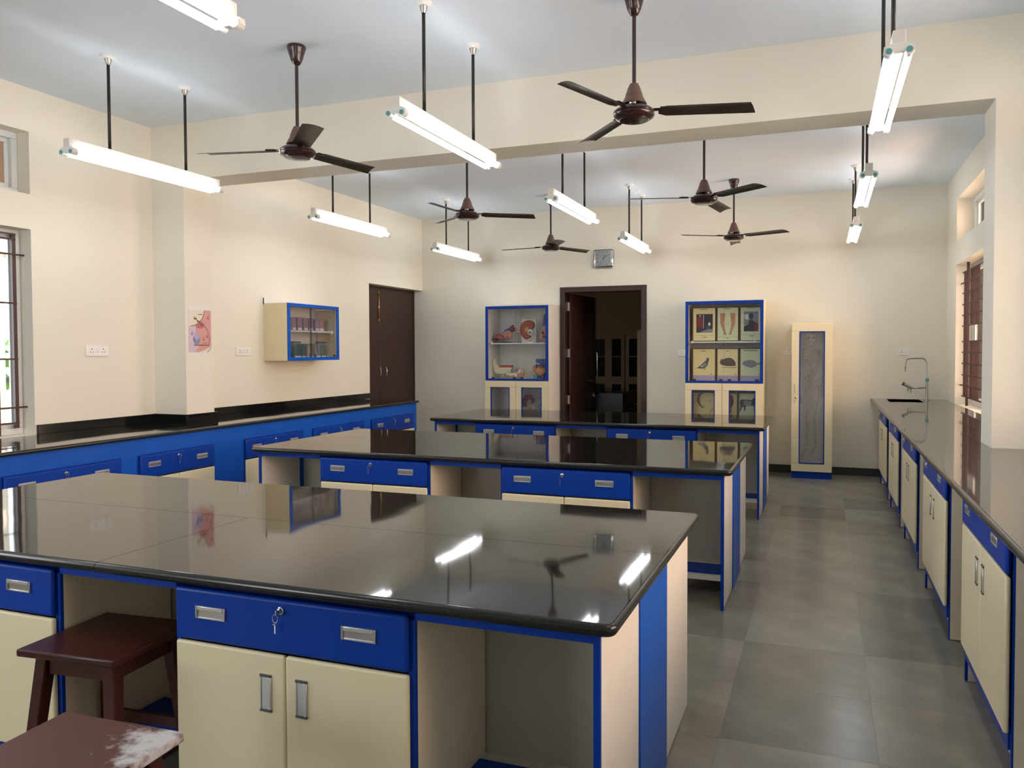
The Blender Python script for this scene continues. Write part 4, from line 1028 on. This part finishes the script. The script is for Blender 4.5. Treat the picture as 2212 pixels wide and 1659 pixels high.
for s in (-1, 1):
    cx = 262; B().m('bonec').tube([K(cx+s*18, 570, .03), K(cx+s*55, 560, .0), K(cx+s*68, 590, -.02), K(cx+s*48, 630, -.02), K(cx+s*40, 655, -.02)], [.012, .017, .018, .014, .012], 8).tube([K(cx+s*42, 650, -.02), K(cx+s*20, 668, -.04), K(cx, 672, -.045)], .008, 8).obj('hip_bone', t)
B().m('bonec').prism([(K(236, 0).x, K(0, 575).z), (K(290, 0).x, K(0, 575).z), (K(264, 0).x, K(0, 630).z)], .01, .03, 'y').obj('sacrum', t)
for hip, kn, an, toe in (((218, 680), (215, 1000), (215, 1300), (172, 1420)), ((330, 680), (302, 985), (308, 1282), (262, 1375))):
    s = -1 if hip[0] < 260 else 1
    B().m('bonec').ball(K(hip[0]-s*10, hip[1]), .016, 2).tube([K(hip[0]-s*8, hip[1]+4), K(hip[0]+s*8, hip[1]+18), K(hip[0]+s*6, hip[1]+70), K(kn[0]+5, kn[1]-60), K(kn[0], kn[1]-8)], [.012, .014, .010, .010, .018], 10).ball(K(kn[0]-12, kn[1]), (.014, .014, .010), 2).ball(K(kn[0]+12, kn[1]), (.014, .014, .010), 2).obj('thigh_bone', t)
    B().m('bonec').tube([K(kn[0]-4, kn[1]+24), K(kn[0], kn[1]+60), K(an[0]-2, an[1]-40), K(an[0], an[1])], [.022, .011, .008, .014], 10).tube([K(kn[0]+18*-s, kn[1]+40), K(an[0]+10*-s, an[1]-4)], [.006, .006], 6).obj('shin_bone', t)
    b = B().m('bonec').ball(K(an[0]-6, an[1]+16), (.018, .02, .012), 2)
    for f_ in range(5): b.tube([K(an[0]-8+(f_-2)*4, an[1]+20), K((an[0]+toe[0])/2+(f_-2)*7, (an[1]+toe[1])/2, -.02), K(toe[0]+(f_-2)*12, toe[1]-abs(f_-1)*5, -.05)], [.006, .004, .004], 5)
    b.obj('foot', t)
B().m('chrome').tube([K(252, 125), K(252, 128-0)+Vector((0, 0, .005)), Vector((K(252, 0).x, 0, Z-.10))], .003, 6).obj('hook', t)

# ================================================================ STOREROOM THINGS
def cupboard(label, x0, wd, Y, n):
    t = thing('store_cupboard', label, 'cupboard', (x0, Y, 0), 0, 'glazed cupboards in the dark storeroom')
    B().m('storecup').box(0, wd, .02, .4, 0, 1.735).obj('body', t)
    dw = wd/n
    for i in range(n):
        for z0, z1 in ((.06, .872), (.884, 1.725)):
            a, c = i*dw+.003, (i+1)*dw-.003; fx = .065
            d = B().m('storecup').box(a, c, 0, .02, z0, z0+fx).box(a, c, 0, .02, z1-fx, z1).box(a, a+fx, 0, .02, z0+fx, z1-fx).box(c-fx, c, 0, .02, z0+fx, z1-fx).obj('door', t)
            B().m('black').box(a+fx, c-fx, .014, .018, z0+fx, z1-fx).obj('glass', d)
            B().m('store').box(a+fx, c-fx, .0125, .0138, z0+fx+(.37 if z0 > .5 else .3), z0+fx+(.385 if z0 > .5 else .315)).obj('shelf', d)
cupboard('brown glazed cupboard in the dark storeroom, left one of the pair', -4.135, .63, 14.3, 2)
cupboard('brown glazed cupboard in the dark storeroom, right one of the pair', -3.49, .63, 14.3, 2)
t = thing('tall_locker', 'pale tall cabinet edge beside the right jamb in the dark storeroom', 'cabinet', (-2.515, 11.0, 0))
B().m('store').box(0, .6, .02, .5, 0, 1.72).box(-.01, .61, 0, .52, 1.72, 1.735).obj('body', t)
B().m('store').box(.004, .298, 0, .02, .02, 1.70, .002).obj('door', t); B().m('store').box(.302, .596, 0, .02, .02, 1.70, .002).obj('door', t)
t = thing('storeroom_counter', 'small dark-topped counter with a tap just inside the storeroom', 'counter', (-3.05, 10.1, 0))
B().m('granite').box(-.55, .46, .55, 1.45, .84, .87, .004).obj('worktop', t)
B().m('skirt').box(-.55, .40, .60, 1.40, 0, .84).obj('cabinet', t)
B().m('steel').tube([(-.16, .9, .87), (-.16, .9, 1.0), (-.20, .9, 1.03), (-.25, .9, 1.01)], .008, 8).tube([(-.19, .9, .92), (-.13, .9, .92)], .01, 8).obj('tap', t)

# ================================================================ STOOLS
def stool(label, loc, rz, W, D, dust):
    H = .55
    t = thing('wooden_stool', label, 'stool', loc, rz, 'dark red-brown wooden stools')
    B().m('stooltop' if dust else 'stool').box(-W/2, W/2, -D/2, D/2, H-.024, H, .006, 2).obj('seat', t)
    a, c = W/2-.045, D/2-.045
    b = B().m('stool').box(-a, a, -c, -c+.018, H-.085, H-.024).box(-a, a, c-.018, c, H-.085, H-.024).box(-a, -a+.018, -c+.018, c-.018, H-.085, H-.024).box(a-.018, a, -c+.018, c-.018, H-.085, H-.024); b.obj('apron', t)
    for sx in (-1, 1):
        for sy in (-1, 1):
            b = B().m('stool'); tb_ = bmesh.new()
            tx, ty = sx*(a-.012), sy*(c-.012); bx_, by_ = sx*(a+.038), sy*(c+.038); r1, r2 = .021, .019
            vs = [tb_.verts.new((tx+dx*r1, ty+dy*r1, H-.0245)) for dx, dy in ((-1, -1), (1, -1), (1, 1), (-1, 1))]+[tb_.verts.new((bx_+dx*r2, by_+dy*r2, 0)) for dx, dy in ((-1, -1), (1, -1), (1, 1), (-1, 1))]
            for q in ((0, 1, 2, 3), (7, 6, 5, 4), (0, 4, 5, 1), (1, 5, 6, 2), (2, 6, 7, 3), (3, 7, 4, 0)): tb_.faces.new([vs[i] for i in q])
            bmesh.ops.recalc_face_normals(tb_, faces=tb_.faces); bmesh.ops.bevel(tb_, geom=tb_.edges[:], offset=.003, segments=1, affect='EDGES')
            b._merge(tb_); b.obj('leg', t)
    k = a+.018
    for q in ((-k, k, -c-.02, -c-.002, .20, .235), (-k, k, c+.002, c+.02, .20, .235), (-k, -k+.018, -c, c, .14, .175), (k-.018, k, -c, c, .14, .175)):
        B().m('stool').box(*q).obj('stretcher', t)
    return t
# dusty seat
m = mat('dusty_red_brown_wood', (.10, .035, .03), .45, .1, bump=(20, .15, .001)); nt = m.node_tree; N = nt.nodes; L = nt.links; b_ = N['Principled BSDF']
tc = N.new('ShaderNodeTexCoord'); sep = N.new('ShaderNodeSeparateXYZ'); L.new(tc.outputs['Object'], sep.inputs[0])
n1 = N.new('ShaderNodeTexNoise'); n1.inputs['Scale'].default_value = 16; n1.inputs['Detail'].default_value = 8; n1.inputs['Roughness'].default_value = .7; L.new(tc.outputs['Object'], n1.inputs[0])
# dust gathers near the far right corner of the seat
gd = N.new('ShaderNodeVectorMath'); gd.operation = 'DISTANCE'; gd.inputs[1].default_value = (.15, .12, .55); L.new(tc.outputs['Object'], gd.inputs[0])
mr = N.new('ShaderNodeMapRange'); mr.inputs['From Min'].default_value = .02; mr.inputs['From Max'].default_value = .20; mr.inputs['To Min'].default_value = .62; mr.inputs['To Max'].default_value = .0; L.new(gd.outputs['Value'], mr.inputs[0])
ad = N.new('ShaderNodeMath'); ad.operation = 'ADD'; L.new(mr.outputs[0], ad.inputs[0]); L.new(n1.outputs['Fac'], ad.inputs[1])
m2 = N.new('ShaderNodeMapRange'); m2.inputs['From Min'].default_value = .86; m2.inputs['From Max'].default_value = 1.06; m2.inputs['To Max'].default_value = .85; L.new(ad.outputs[0], m2.inputs[0])
mx = N.new('ShaderNodeMix'); mx.data_type = 'RGBA'; mx.inputs['A'].default_value = (.095, .036, .026, 1); mx.inputs['B'].default_value = (.55, .55, .56, 1); L.new(m2.outputs[0], mx.inputs['Factor']); L.new(mx.outputs['Result'], b_.inputs['Base Color'])
M['stooltop'] = m
stool('dark wooden stool pushed into the knee space of the nearest bench', (-2.125, 1.828, 0), math.radians(5), .36, .35, False)
stool('red-brown wooden stool with white dust on its seat, bottom left corner', (-1.585, 1.225, 0), math.radians(3), .365, .36, True)
